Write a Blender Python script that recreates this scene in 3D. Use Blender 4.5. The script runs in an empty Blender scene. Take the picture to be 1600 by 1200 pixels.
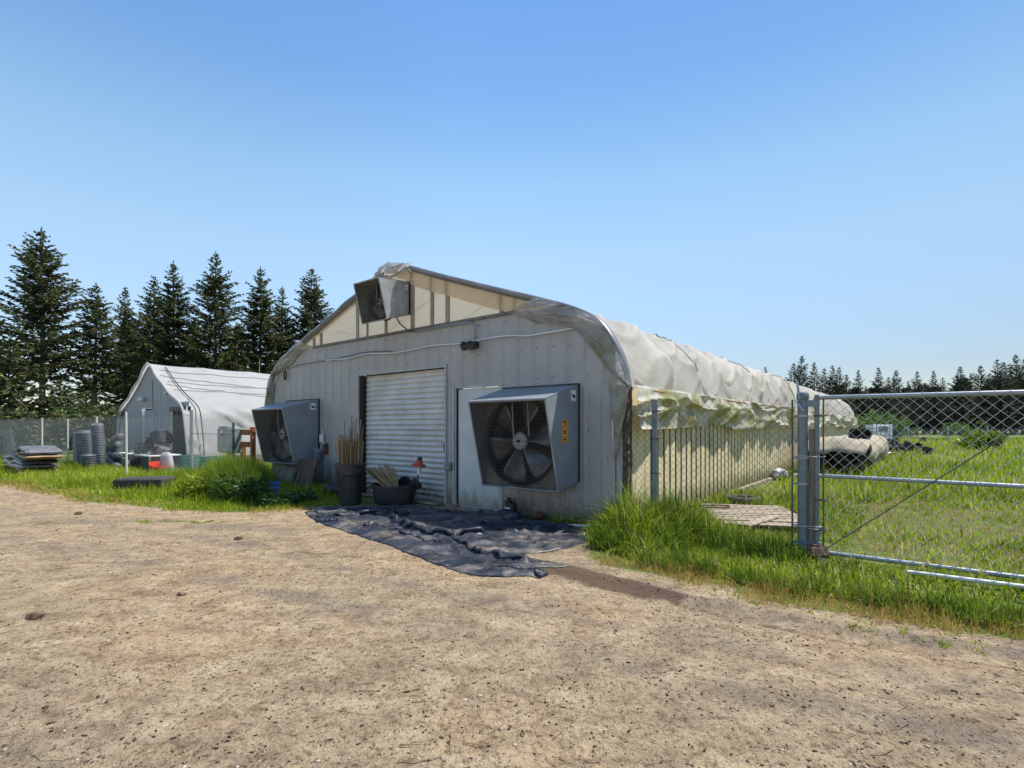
import bpy, math, random
import numpy as np
from mathutils import Vector, Matrix

random.seed(7)
scene = bpy.context.scene
COL = scene.collection
R = math.radians

# ------------------------------------------------------------------ camera, sky, sun, exposure
cam_d = bpy.data.cameras.new("camera")
cam = bpy.data.objects.new("camera", cam_d)
COL.objects.link(cam)
cam.location = (0, 0, 1.4)
cam.rotation_euler = (R(90), 0, 0)
cam_d.sensor_width = 36
cam_d.lens = 805 / 1600 * 36
cam_d.shift_y = 67 / 1600
cam_d.clip_start = 0.05
cam_d.clip_end = 3000
scene.camera = cam

SUN_EL, SUN_AZ = 62.0, 78.0          # azimuth clockwise from +Y (the view direction)
w = bpy.data.worlds.new("World")
scene.world = w
w.use_nodes = True
wn = w.node_tree.nodes
wl = w.node_tree.links
bg = wn["Background"]
sky = wn.new("ShaderNodeTexSky")
sky.sky_type = 'NISHITA'
sky.sun_disc = False
sky.sun_elevation = R(SUN_EL)
sky.sun_rotation = R(SUN_AZ)
sky.altitude = 100
sky.air_density = 1.5
sky.dust_density = 0.0
sky.ozone_density = 8.0
# the clear-sky colour by height above the horizon (deeper overhead, paler low down)
wtc = wn.new("ShaderNodeTexCoord"); wsp = wn.new("ShaderNodeSeparateXYZ"); wl.new(wtc.outputs['Generated'], wsp.inputs[0])
wr_ = wn.new("ShaderNodeValToRGB"); wl.new(wsp.outputs[2], wr_.inputs[0])
els = [(0.0, (.76, .80, .94)), (.10, (.90, .83, .88)), (.20, (1.18, 1.04, .98)), (.31, (1.42, 1.22, 1.04)), (.42, (1.34, 1.26, 1.06)), (.55, (.98, 1.05, 1.05)), (.66, (.86, .98, 1.05)), (1.0, (.95, 1.0, 1.02))]
cr_ = wr_.color_ramp
cr_.elements[0].position = 0; cr_.elements[0].color = (*[q * .5 for q in els[0][1]], 1)
cr_.elements[1].position = 1; cr_.elements[1].color = (*[q * .5 for q in els[-1][1]], 1)
for p_, c_ in els[1:-1]:
    e_ = cr_.elements.new(p_); e_.color = (*[q * .5 for q in c_], 1)
wm_ = wn.new("ShaderNodeMix"); wm_.data_type = 'RGBA'; wm_.blend_type = 'MULTIPLY'; wm_.inputs[0].default_value = 1
wx_ = wn.new("ShaderNodeMapRange"); wl.new(wsp.outputs[0], wx_.inputs[0])
wx_.inputs[1].default_value, wx_.inputs[2].default_value, wx_.inputs[3].default_value, wx_.inputs[4].default_value = -.1, .8, .93, .60
ws_ = wn.new("ShaderNodeVectorMath"); ws_.operation = 'SCALE'; wl.new(sky.outputs[0], ws_.inputs[0]); wl.new(wx_.outputs[0], ws_.inputs['Scale'])
wl.new(ws_.outputs[0], wm_.inputs[6]); wl.new(wr_.outputs[0], wm_.inputs[7])
wv_ = wn.new("ShaderNodeVectorMath"); wv_.operation = 'SCALE'; wv_.inputs['Scale'].default_value = 2.0; wl.new(wm_.outputs[2], wv_.inputs[0])
wl.new(wv_.outputs[0], bg.inputs[0])
bg.inputs[1].default_value = 0.105

sun_d = bpy.data.lights.new("sun", 'SUN')
sun_d.energy = 3.9
sun_d.angle = R(0.6)
sun_d.color = (1.0, 0.95, 0.87)
sun = bpy.data.objects.new("sun", sun_d)
COL.objects.link(sun)
sd = Vector((math.sin(R(SUN_AZ)) * math.cos(R(SUN_EL)), math.cos(R(SUN_AZ)) * math.cos(R(SUN_EL)), math.sin(R(SUN_EL))))
sun.rotation_euler = sd.to_track_quat('Z', 'Y').to_euler()
sun.location = (20, 5, 30)

scene.view_settings.view_transform = 'Standard'
scene.view_settings.look = 'None'
scene.view_settings.exposure = 0.92
scene.view_settings.gamma = 1
scene.render.engine = 'CYCLES'
scene.cycles.max_bounces = 8
scene.cycles.transparent_max_bounces = 16
scene.cycles.use_denoising = True

# ------------------------------------------------------------------ building frame: x along the front wall, y back
ANG = R(38.3)
U = (math.cos(ANG), -math.sin(ANG))
V = (math.sin(ANG), math.cos(ANG))
ORG = (-2.265, 10.094)
BROT = -ANG


def W(u, v, z=0.0):
    return (ORG[0] + u * U[0] + v * V[0], ORG[1] + u * U[1] + v * V[1], z)


# ------------------------------------------------------------------ noise
def vnoise(x, y, seed=0):
    x = np.asarray(x, float); y = np.asarray(y, float)
    xi = np.floor(x).astype(np.int64); yi = np.floor(y).astype(np.int64)
    xf = x - xi; yf = y - yi
    xf = xf * xf * (3 - 2 * xf); yf = yf * yf * (3 - 2 * yf)

    def h(a, b):
        n = (a * 374761393 + b * 668265263 + seed * 974634777) & 0xffffffff
        n = ((n ^ (n >> 13)) * 1274126177) & 0xffffffff
        n = n ^ (n >> 16)
        return (n & 0xffff) / 65535.0
    return (h(xi, yi) * (1 - xf) + h(xi + 1, yi) * xf) * (1 - yf) + (h(xi, yi + 1) * (1 - xf) + h(xi + 1, yi + 1) * xf) * yf


def fbm(x, y, oct=4, seed=0):
    s = 0; a = 0.5; t = 0
    for i in range(oct):
        s = s + a * vnoise(x * 2 ** i, y * 2 ** i, seed + i * 17); t += a; a *= 0.5
    return s / t


# ------------------------------------------------------------------ materials
def new_mat(name):
    m = bpy.data.materials.new(name)
    m.use_nodes = True
    return m, m.node_tree.nodes, m.node_tree.links, m.node_tree.nodes["Principled BSDF"]


def ramp(n, stops):
    r = n.new("ShaderNodeValToRGB")
    while len(r.color_ramp.elements) > 1:
        r.color_ramp.elements.remove(r.color_ramp.elements[0])
    r.color_ramp.elements[0].position = stops[0][0]
    r.color_ramp.elements[0].color = (*stops[0][1], 1)
    for p, c in stops[1:]:
        e = r.color_ramp.elements.new(p); e.color = (*c, 1)
    return r


def coords(n, l, scale=(1, 1, 1), src="Object"):
    tc = n.new("ShaderNodeTexCoord")
    mp = n.new("ShaderNodeMapping")
    mp.inputs['Scale'].default_value = scale
    l.new(tc.outputs[src], mp.inputs[0])
    return mp.outputs[0]


def noise(n, l, vec, scale, detail=6, rough=0.6):
    t = n.new("ShaderNodeTexNoise")
    t.inputs['Scale'].default_value = scale
    t.inputs['Detail'].default_value = detail
    t.inputs['Roughness'].default_value = rough
    l.new(vec, t.inputs['Vector'])
    return t.outputs['Fac']


def mix(n, l, fac, a, b, mode='MIX'):
    m = n.new("ShaderNodeMix"); m.data_type = 'RGBA'; m.blend_type = mode
    for sock, val in ((m.inputs[0], fac), (m.inputs[6], a), (m.inputs[7], b)):
        if isinstance(val, (int, float)):
            sock.default_value = val
        elif isinstance(val, tuple):
            sock.default_value = (*val, 1) if len(val) == 3 else val
        else:
            l.new(val, sock)
    return m.outputs[2]


def mat(name, c1, c2=None, scale=4.0, rough=0.7, metal=0.0, bump=0.0, bscale=40.0, stretch=(1, 1, 1), splash=None,
        lo=0.35, hi=0.65, spec=0.5, dirt=None, dscale=2.0, dlo=0.55, dhi=0.7, dstretch=(1, 1, 1)):
    m, n, l, b = new_mat(name)
    c2 = c2 or tuple(x * 0.75 for x in c1)
    v = coords(n, l, stretch)
    f = noise(n, l, v, scale)
    r = ramp(n, [(lo, c1), (hi, c2)]); l.new(f, r.inputs[0])
    out = r.outputs[0]
    if dirt:
        f2 = noise(n, l, coords(n, l, dstretch), dscale, 8, 0.7)
        r2 = ramp(n, [(dlo, (0, 0, 0)), (dhi, (1, 1, 1))]); l.new(f2, r2.inputs[0])
        out = mix(n, l, r2.outputs[0], out, dirt)
    if splash:                      # mud thrown up from the ground: height in metres, colour
        sp = n.new("ShaderNodeSeparateXYZ"); l.new(coords(n, l), sp.inputs[0])
        mr = n.new("ShaderNodeMapRange"); l.new(sp.outputs[2], mr.inputs[0])
        mr.inputs[1].default_value, mr.inputs[2].default_value, mr.inputs[3].default_value, mr.inputs[4].default_value = 0, splash[0], .62, 0
        ad = n.new("ShaderNodeMath"); ad.operation = 'ADD'; l.new(mr.outputs[0], ad.inputs[0]); l.new(noise(n, l, coords(n, l, (1, 1, .5)), 9, 8, .75), ad.inputs[1])
        r3 = ramp(n, [(.66, (0, 0, 0)), (1.0, (.9, .9, .9))]); l.new(ad.outputs[0], r3.inputs[0])
        out = mix(n, l, r3.outputs[0], out, splash[1])
    l.new(out, b.inputs['Base Color'])
    b.inputs['Roughness'].default_value = rough
    b.inputs['Metallic'].default_value = metal
    b.inputs['Specular IOR Level'].default_value = spec
    if bump:
        bp = n.new("ShaderNodeBump"); bp.inputs['Strength'].default_value = bump
        bp.inputs['Distance'].default_value = 0.02
        l.new(noise(n, l, v, bscale, 4), bp.inputs['Height']); l.new(bp.outputs[0], b.inputs['Normal'])
    return m


def film(name, c1, c2, scale=1.5, trans=0.4, clear=0.08, stain=None, sscale=1.2, slo=.5, shi=.68, zfade=None, rough=0.35):
    """woven / plastic greenhouse sheet: diffuse + translucent + a little see-through + gloss"""
    m, n, l, b = new_mat(name)
    v = coords(n, l)
    r = ramp(n, [(.3, c1), (.7, c2)]); l.new(noise(n, l, v, scale, 8, .65), r.inputs[0])
    col = r.outputs[0]
    if stain:
        r2 = ramp(n, [(slo, (0, 0, 0)), (shi, (1, 1, 1))]); l.new(noise(n, l, v, sscale, 8, .75), r2.inputs[0])
        fac = r2.outputs[0]
        if zfade:
            sp = n.new("ShaderNodeSeparateXYZ"); l.new(v, sp.inputs[0])
            mr = n.new("ShaderNodeMapRange"); l.new(sp.outputs[2], mr.inputs[0])
            mr.inputs[1].default_value, mr.inputs[2].default_value = zfade
            mr.inputs[3].default_value, mr.inputs[4].default_value = 1, 0
            mm = n.new("ShaderNodeMath"); mm.operation = 'MULTIPLY'
            l.new(fac, mm.inputs[0]); l.new(mr.outputs[0], mm.inputs[1]); fac = mm.outputs[0]
        col = mix(n, l, fac, col, stain)
    l.new(col, b.inputs['Base Color'])
    b.inputs['Roughness'].default_value = rough
    bp = n.new("ShaderNodeBump"); bp.inputs['Strength'].default_value = 0.2; bp.inputs['Distance'].default_value = 0.03
    l.new(noise(n, l, coords(n, l, (1, .35, 1)), 5.0, 5), bp.inputs['Height']); l.new(bp.outputs[0], b.inputs['Normal'])
    tr = n.new("ShaderNodeBsdfTranslucent"); l.new(col, tr.inputs[0])
    cl = n.new("ShaderNodeBsdfTransparent")
    m1 = n.new("ShaderNodeMixShader"); m1.inputs[0].default_value = trans
    l.new(b.outputs[0], m1.inputs[1]); l.new(tr.outputs[0], m1.inputs[2])
    m2 = n.new("ShaderNodeMixShader"); m2.inputs[0].default_value = clear
    l.new(m1.outputs[0], m2.inputs[1]); l.new(cl.outputs[0], m2.inputs[2])
    l.new(m2.outputs[0], n["Material Output"].inputs[0])
    return m


def leaf_mat(name, stops, trans=0.35, rough=0.5):
    """foliage; colour per leaf from the mesh attribute 'tint'"""
    m, n, l, b = new_mat(name)
    at = n.new("ShaderNodeAttribute"); at.attribute_name = 'tint'
    r = ramp(n, stops); l.new(at.outputs['Fac'], r.inputs[0])
    l.new(r.outputs[0], b.inputs['Base Color'])
    b.inputs['Roughness'].default_value = rough
    b.inputs['Specular IOR Level'].default_value = 0.18
    tr = n.new("ShaderNodeBsdfTranslucent"); l.new(r.outputs[0], tr.inputs[0])
    m1 = n.new("ShaderNodeMixShader"); m1.inputs[0].default_value = trans
    l.new(b.outputs[0], m1.inputs[1]); l.new(tr.outputs[0], m1.inputs[2])
    l.new(m1.outputs[0], n["Material Output"].inputs[0])
    return m


MT = {}
MT['wall'] = mat('grey_wall_metal', (.385, .375, .355), (.325, .316, .298), 1.2, .55, 0.1, .05, 60, dirt=(.22, .195, .155), dscale=4, dlo=.57, dhi=.84, dstretch=(3.0, 3.0, .16), splash=(.55, (.16, .125, .085)))
MT['wall2'] = mat('pale_blue_grey_wall', (.30, .325, .34), (.23, .25, .265), 1.2, .6, 0.05, .05, 60, dirt=(.13, .12, .11), dscale=4, dlo=.6, dhi=.85, dstretch=(3, 3, .3))
MT['trim'] = mat('weathered_trim', (.20, .19, .175), (.10, .09, .075), 6, .7, dirt=(.05, .045, .035), dscale=9)
MT['roof'] = film('white_roof_sheet', (.70, .68, .63), (.55, .52, .46), 1.6, .55, .02, rough=.55, stain=(.40, .34, .22), sscale=.9, slo=.52, shi=.8, zfade=(1.9, 4.2))
MT['roof2'] = film('white_roof_sheet_clean', (.64, .64, .63), (.50, .50, .49), 1.1, .5, .02, rough=.65)
MT['valance'] = film('stained_valance_sheet', (.66, .64, .57), (.50, .47, .38), 2.0, .3, .02, stain=(.27, .265, .075), sscale=1.2, slo=.46, shi=.57)
MT['flap'] = film('hazy_clear_sheet', (.58, .58, .55), (.36, .36, .35), 4.5, .35, .15, stain=(.24, .24, .06), sscale=2.2, slo=.42, shi=.62, zfade=(2.25, 2.85), rough=.25)
MT['edge'] = film('grey_edge_sheet', (.24, .245, .26), (.15, .155, .17), 3, .2, .03)
MT['gable'] = film('cream_gable_sheet', (.86, .80, .68), (.80, .73, .60), .9, .74, .12, rough=.4)
MT['tan'] = film('tan_double_sheet', (.80, .66, .47), (.68, .55, .38), 1.2, .60, .04, rough=.4)
MT['slat'] = mat('cream_slat', (.66, .555, .345), (.53, .445, .265), 2, .75, dirt=(.20, .20, .07), dscale=2.2, dlo=.52, dhi=.75, dstretch=(1, 1, .5), bump=.1, splash=(.6, (.11, .12, .035)))
MT['stud'] = mat('tan_stud', (.36, .31, .25), (.24, .20, .16), 5, .8)
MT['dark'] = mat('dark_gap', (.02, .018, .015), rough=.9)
MT['corner'] = mat('mottled_corner', (.16, .13, .09), (.03, .028, .02), 14, .9, bump=.5, bscale=30, dirt=(.25, .10, .05), dscale=6, dlo=.6, dhi=.75)
MT['galv'] = mat('galvanised_metal', (.30, .335, .37), (.235, .265, .295), 2.5, .42, .35, .03, 50, dirt=(.38, .40, .42), dscale=9, dlo=.66, dhi=.8)
MT['jamb'] = mat('grey_jamb_paint', (.42, .43, .43), (.33, .335, .33), 3, .5, dirt=(.20, .18, .15), dscale=5)
MT['galv_old'] = mat('dull_galvanised_metal', (.37, .38, .38), (.25, .255, .25), 4, .5, .3, .04, 50, dirt=(.17, .14, .10), dscale=5, dlo=.6, dhi=.8)
MT['fan_in'] = mat('fan_inner_plate', (.20, .185, .155), (.12, .11, .09), 4, .6, .2, dirt=(.05, .045, .04), dscale=5)
MT['black'] = mat('black_plastic', (.022, .022, .024), (.035, .035, .037), 6, .5, dirt=(.09, .08, .065), dscale=4, dlo=.6, dhi=.85)
MT['blade'] = mat('fan_blade_metal', (.19, .19, .19), (.085, .083, .08), 5, .4, .45, dirt=(.07, .06, .05), dscale=4, dlo=.5, dhi=.75)
MT['wire'] = mat('galvanised_wire', (.46, .46, .46), (.33, .33, .32), 30, .5, .15)
MT['wire_old'] = mat('dark_wire', (.14, .135, .12), (.08, .075, .065), 30, .6, .4)
MT['pipe'] = mat('galvanised_pipe', (.36, .385, .41), (.25, .27, .29), 9, .4, .5, .05, 80, dirt=(.14, .15, .13), dscale=12, dlo=.6, dhi=.75)
MT['post'] = mat('weathered_steel_post', (.20, .235, .26), (.14, .165, .185), 7, .5, .35, .05, 80, dirt=(.09, .10, .08), dscale=6, dlo=.55, dhi=.75)
MT['tank'] = film('cloudy_tank_plastic', (.84, .86, .88), (.78, .80, .82), 2, .5, 0)
MT['white'] = mat('white_paint', (.72, .72, .69), (.60, .60, .57), 3, .5, dirt=(.36, .34, .27), dscale=5, dlo=.62, dhi=.85)
MT['door'] = mat('white_door_paint', (.56, .58, .58), (.47, .49, .49), 1.5, .5, dirt=(.25, .24, .16), dscale=3.5, dlo=.60, dhi=.85, splash=(.45, (.22, .19, .11)))
MT['curtain'] = mat('roll_door_metal', (.60, .595, .565), (.46, .455, .43), 2.0, .45, .15, dirt=(.22, .19, .14), dscale=4, dlo=.56, dhi=.85, dstretch=(.5, 1, 2), splash=(.5, (.20, .16, .11)))
MT['wood'] = mat('weathered_wood', (.30, .24, .175), (.17, .13, .09), 3, .85, bump=.4, bscale=20, stretch=(8, 8, .8))
MT['pallet'] = mat('pallet_wood', (.38, .31, .23), (.22, .17, .12), 3, .85, bump=.3, bscale=20, stretch=(1, 8, 8))
MT['redwood'] = mat('orange_brown_wood', (.33, .115, .04), (.20, .065, .025), 3, .8, bump=.3, stretch=(6, 6, .7))
MT['ply'] = mat('mossy_plywood', (.33, .27, .19), (.17, .13, .085), 5, .9, bump=.3, dirt=(.07, .085, .03), dscale=4, dlo=.5, dhi=.7)
MT['bark'] = mat('dark_bark_board', (.20, .125, .075), (.05, .033, .022), 4, .95, bump=1.0, bscale=12, stretch=(5, 5, .8))
MT['bamboo'] = mat('bamboo', (.42, .31, .17), (.26, .17, .085), 5, .6)
MT['bamboo2'] = mat('brown_stake', (.24, .16, .09), (.14, .085, .045), 5, .7)
MT['tarp'] = None
MT['blue'] = mat('blue_plastic', (.03, .16, .55), (.04, .20, .60), 8, .4)
MT['red'] = mat('red_plastic', (.48, .07, .04), (.38, .05, .03), 8, .4)
MT['orange'] = mat('orange_red_plastic', (.80, .07, .02), (.7, .05, .02), 8, .4)
MT['green'] = mat('green_plastic', (.03, .22, .13), (.025, .16, .10), 8, .5)
MT['sticker'] = mat('orange_sticker', (.80, .33, .01), (.74, .29, .01), 8, .4)
MT['sticker_w'] = mat('white_sticker', (.78, .79, .80), (.72, .73, .75), 8, .4)
MT['ink'] = mat('black_ink', (.015, .015, .018), rough=.5)
MT['boxgrey'] = mat('grey_enclosure', (.22, .265, .275), (.17, .21, .22), 4, .5, dirt=(.12, .13, .12), dscale=5)
MT['potgrey'] = mat('grey_plastic_pot', (.10, .113, .13), (.065, .075, .09), 3, .6, dirt=(.20, .205, .21), dscale=4)
MT['pots'] = mat('black_pot', (.022, .023, .027), (.04, .042, .046), 4, .6, dirt=(.08, .075, .07), dscale=6)
MT['bag1'] = mat('pale_bag', (.50, .48, .47), (.30, .29, .31), 5, .5, bump=.4, bscale=14)
MT['bag2'] = mat('dark_bag', (.06, .062, .075), (.16, .155, .16), 5, .5, bump=.4, bscale=14)
MT['bag3'] = mat('buff_bag', (.42, .27, .16), (.20, .13, .08), 5, .6, bump=.4, bscale=14)
MT['junk'] = film('old_tan_sheet', (.46, .41, .32), (.28, .23, .16), 5, .15, 0, stain=(.13, .14, .04), sscale=1.6, rough=.85)
MT['rubber'] = mat('tyre_rubber', (.028, .026, .025), (.05, .046, .04), 8, .85, bump=.4)
MT['brick'] = mat('clay_brick', (.26, .15, .10), (.20, .13, .09), 20, .9, bump=.4)
MT['rust'] = mat('rusty_tin', (.17, .065, .03), (.06, .03, .02), 12, .85, bump=.6)
MT['trunk'] = mat('fir_bark', (.15, .105, .085), (.075, .055, .045), 3, .95, bump=1.0, bscale=9, stretch=(2, 2, .35))
MT['trunk_pale'] = mat('bare_grey_trunk', (.33, .27, .23), (.22, .18, .15), 3, .9)
MT['fir'] = leaf_mat('fir_needles', [(0, (.028, .038, .018)), (.45, (.068, .086, .034)), (.8, (.14, .155, .055)), (1, (.24, .23, .10))], .26, .6)
MT['fir_far'] = leaf_mat('far_fir_needles', [(0, (.034, .045, .030)), (.6, (.065, .078, .046)), (1, (.15, .14, .08))], .25, .7)
MT['grass'] = leaf_mat('green_grass', [(0, (.065, .10, .012)), (.3, (.17, .25, .014)), (.6, (.33, .42, .02)), (.82, (.46, .50, .06)), (1, (.60, .50, .25))], .45, .5)
MT['grass_dark'] = leaf_mat('deep_green_grass', [(0, (.045, .08, .012)), (.5, (.14, .22, .018)), (.9, (.30, .38, .06)), (1, (.42, .44, .2))], .45, .35)
MT['straw'] = leaf_mat('dry_grass', [(0, (.24, .20, .05)), (.4, (.46, .27, .07)), (.75, (.58, .40, .16)), (.85, (.30, .32, .05)), (1, (.22, .30, .04))], .35, .6)
MT['leaf'] = leaf_mat('bush_leaves', [(0, (.05, .09, .02)), (.6, (.12, .20, .05)), (1, (.22, .30, .08))], .35, .5)
MT['grey_dec'] = leaf_mat('weed_leaves', [(0, (.03, .065, .02)), (.5, (.06, .13, .03)), (.85, (.12, .20, .06)), (1, (.34, .38, .26))], .3, .35)


# ------------------------------------------------------------------ mesh building
class MB:
    def __init__(self):
        self.v = []; self.f = []; self.uv = None

    def add(self, vs, fs):
        o = len(self.v)
        self.v += [tuple(p) for p in vs]
        self.f += [tuple(i + o for i in f) for f in fs]
        return self

    def box(self, x0, x1, y0, y1, z0, z1, M=None):
        vs = [(x, y, z) for z in (z0, z1) for y in (y0, y1) for x in (x0, x1)]
        if M is not None:
            vs = [tuple(M @ Vector(p)) for p in vs]
        return self.add(vs, [(0, 2, 3, 1), (4, 5, 7, 6), (0, 1, 5, 4), (2, 6, 7, 3), (0, 4, 6, 2), (1, 3, 7, 5)])

    def bev(self, x0, x1, y0, y1, z0, z1, b=.01, M=None):
        """box with chamfered vertical edges and top"""
        vs = []; fs = []
        rings = [(z0, b), (z0 + b, 0), (z1 - b, 0), (z1, b)]
        for z, i in rings:
            for (x, y) in ((x0 + b, y0 + i), (x1 - b, y0 + i), (x1 - i, y0 + b), (x1 - i, y1 - b), (x1 - b, y1 - i), (x0 + b, y1 - i), (x0 + i, y1 - b), (x0 + i, y0 + b)):
                vs.append((x, y, z))
        for k in range(3):
            for j in range(8):
                a = k * 8 + j; c = k * 8 + (j + 1) % 8
                fs.append((a, c, c + 8, a + 8))
        fs.append(tuple(range(7, -1, -1))); fs.append(tuple(range(24, 32)))
        if M is not None:
            vs = [tuple(M @ Vector(p)) for p in vs]
        return self.add(vs, fs)

    def tube(self, pts, r, n=8, caps=True):
        pts = [Vector(p) for p in pts]
        rs = r if isinstance(r, (list, tuple)) else [r] * len(pts)
        vs = []; fs = []
        up = None
        for i, p in enumerate(pts):
            if i == 0: d = pts[1] - p
            elif i == len(pts) - 1: d = p - pts[i - 1]
            else: d = pts[i + 1] - pts[i - 1]
            d.normalize()
            if up is None:
                up = Vector((0, 0, 1)) if abs(d.z) < .9 else Vector((1, 0, 0))
            a = d.cross(up)
            if a.length < 1e-5: a = d.cross(Vector((0, 1, 0)))
            a.normalize(); b = d.cross(a); up = -b if False else up
            for k in range(n):
                t = 2 * math.pi * k / n
                vs.append(tuple(p + (a * math.cos(t) + b * math.sin(t)) * rs[i]))
        for i in range(len(pts) - 1):
            for k in range(n):
                k2 = (k + 1) % n
                fs.append((i * n + k, i * n + k2, (i + 1) * n + k2, (i + 1) * n + k))
        if caps:
            fs.append(tuple(range(n - 1, -1, -1))); fs.append(tuple(range((len(pts) - 1) * n, len(pts) * n)))
        return self.add(vs, fs)

    def lathe(self, prof, n=20, c=(0, 0, 0), M=None, sx=1, sy=1):
        vs = []; fs = []
        for r, z in prof:
            for k in range(n):
                t = 2 * math.pi * k / n
                p = Vector((r * math.cos(t) * sx, r * math.sin(t) * sy, z))
                if M is not None: p = M @ p
                vs.append((p.x + c[0], p.y + c[1], p.z + c[2]))
        for i in range(len(prof) - 1):
            for k in range(n):
                k2 = (k + 1) % n
                fs.append((i * n + k, i * n + k2, (i + 1) * n + k2, (i + 1) * n + k))
        return self.add(vs, fs)

    def grid(self, P, closed=False):
        """P: rows of points"""
        nr, nc = len(P), len(P[0])
        fs = []
        for i in range(nr - 1):
            for j in range(nc - 1 if not closed else nc):
                j2 = (j + 1) % nc
                fs.append((i * nc + j, i * nc + j2, (i + 1) * nc + j2, (i + 1) * nc + j))
        return self.add([p for row in P for p in row], fs)


def link(o, parent=None):
    COL.objects.link(o)
    if parent is not None: o.parent = parent
    return o


def obj(name, mb, m, parent=None, smooth=False, label=None, solid=0.0):
    me = bpy.data.meshes.new(name)
    me.from_pydata(mb.v, [], mb.f)
    me.materials.append(m)
    if smooth:
        me.polygons.foreach_set('use_smooth', [True] * len(me.polygons))
        if smooth != 'all':
            try: me.set_sharp_from_angle(angle=R(40))
            except Exception: pass
    o = bpy.data.objects.new(name, me)
    link(o, parent)
    if solid:
        md = o.modifiers.new('thickness', 'SOLIDIFY'); md.thickness = solid; md.offset = 0
    if label: o['label'] = label
    return o


def tag(o, label, cat, group=None, kind=None):
    o['label'] = label
    if cat: o['category'] = cat
    if group: o['group'] = group
    if kind: o['kind'] = kind
    return o


def thing(name, label, cat, loc=(0, 0, 0), rotz=0, group=None):
    o = bpy.data.objects.new(name, None)
    o.empty_display_size = .3
    link(o); o.location = loc; o.rotation_euler = (0, 0, rotz)
    return tag(o, label, cat, group)


def one(name, mb, m, label, cat, loc=(0, 0, 0), rotz=0, group=None, smooth=False, solid=0.0):
    o = obj(name, mb, m, None, smooth, None, solid)
    o.location = loc; o.rotation_euler = (0, 0, rotz)
    return tag(o, label, cat, group)


def npmesh(name, verts, faces_list, m, tint=None, smooth=False):
    """faces_list: list of (n_corners, array) ; tint per vertex"""
    me = bpy.data.meshes.new(name)
    nv = len(verts)
    me.vertices.add(nv)
    me.vertices.foreach_set('co', np.asarray(verts, np.float32).ravel())
    loops = np.concatenate([a.ravel() for k, a in faces_list]).astype(np.int32)
    tot = np.concatenate([np.full(len(a), k, np.int32) for k, a in faces_list])
    st = np.concatenate([[0], np.cumsum(tot)[:-1]]).astype(np.int32)
    me.loops.add(len(loops)); me.loops.foreach_set('vertex_index', loops)
    me.polygons.add(len(tot)); me.polygons.foreach_set('loop_start', st); me.polygons.foreach_set('loop_total', tot)
    if smooth: me.polygons.foreach_set('use_smooth', np.ones(len(tot), bool))
    me.update(calc_edges=True)
    if tint is not None:
        a = me.attributes.new('tint', 'FLOAT', 'POINT'); a.data.foreach_set('value', np.asarray(tint, np.float32))
    me.materials.append(m)
    return me


def arc(cx, cy, r, a0, a1, n):
    return [(cx + r * math.cos(R(a0 + (a1 - a0) * i / n)), cy + r * math.sin(R(a0 + (a1 - a0) * i / n))) for i in range(n + 1)]


def interp(pts, n):
    """resample a polyline (list of tuples) to n points by length"""
    P = np.array(pts, float); d = np.r_[0, np.cumsum(np.linalg.norm(np.diff(P, axis=0), axis=1))]
    t = np.linspace(0, d[-1], n)
    return np.stack([np.interp(t, d, P[:, k]) for k in range(P.shape[1])], 1)


def smoothline(pts, n):
    P = np.array(pts, float)
    out = []
    m = len(P)
    for i in range(m - 1):
        p0 = P[max(i - 1, 0)]; p1 = P[i]; p2 = P[i + 1]; p3 = P[min(i + 2, m - 1)]
        for t in np.linspace(0, 1, 8, endpoint=False):
            out.append(.5 * ((2 * p1) + (-p0 + p2) * t + (2 * p0 - 5 * p1 + 4 * p2 - p3) * t * t + (-p0 + 3 * p1 - 3 * p2 + p3) * t ** 3))
    out.append(P[-1])
    return interp(out, n)

# ------------------------------------------------------------------ ground
DIRT = [(-60, 30), (-22, 17.5), (-12.4, 12.5), (-10.6, 11.5), (-7.95, 9.65), (-6.8, 9.2), (-5.8, 8.75), (-4.95, 8.5), (-4.2, 8.5), (-3.65, 8.8),
        (-3.5, 9.6), (-1.0, 8.9), (0.9, 7.2), (1.0, 6.3), (0.8, 5.5), (1.05, 5.05), (1.5, 4.72), (1.86, 4.5), (2.05, 4.1), (2.4, 3.88), (2.75, 3.68),
        (3.05, 3.5), (3.4, 3.3), (7, 1.2), (14, -3), (14, -12), (-60, -12)]


def signed_dist(x, y, poly):
    x = np.asarray(x, float); y = np.asarray(y, float)
    ins = np.zeros(x.shape, bool); dm = np.full(x.shape, 1e9)
    n = len(poly)
    for i in range(n):
        x1, y1 = poly[i]; x2, y2 = poly[(i + 1) % n]
        c = ((y1 > y) != (y2 > y)) & (x < (x2 - x1) * (y - y1) / (y2 - y1 + 1e-12) + x1)
        ins ^= c
        dx, dy = x2 - x1, y2 - y1
        t = np.clip(((x - x1) * dx + (y - y1) * dy) / (dx * dx + dy * dy + 1e-12), 0, 1)
        dm = np.minimum(dm, np.hypot(x - x1 - t * dx, y - y1 - t * dy))
    return np.where(ins, -dm, dm)      # negative on the dirt


def rut_dist(x, y):
    # tyre tracks in the loose dirt along the right verge
    pts = [(.4, 4.75), (1.2, 4.1), (1.9, 3.6), (2.6, 3.2), (3.5, 2.75), (5.5, 1.9)]
    dm = np.full(np.shape(x), 1e9)
    for (x1, y1), (x2, y2) in zip(pts[:-1], pts[1:]):
        dx, dy = x2 - x1, y2 - y1
        t = np.clip(((x - x1) * dx + (y - y1) * dy) / (dx * dx + dy * dy + 1e-12), 0, 1)
        dm = np.minimum(dm, np.hypot(x - x1 - t * dx, y - y1 - t * dy))
    return dm


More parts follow.
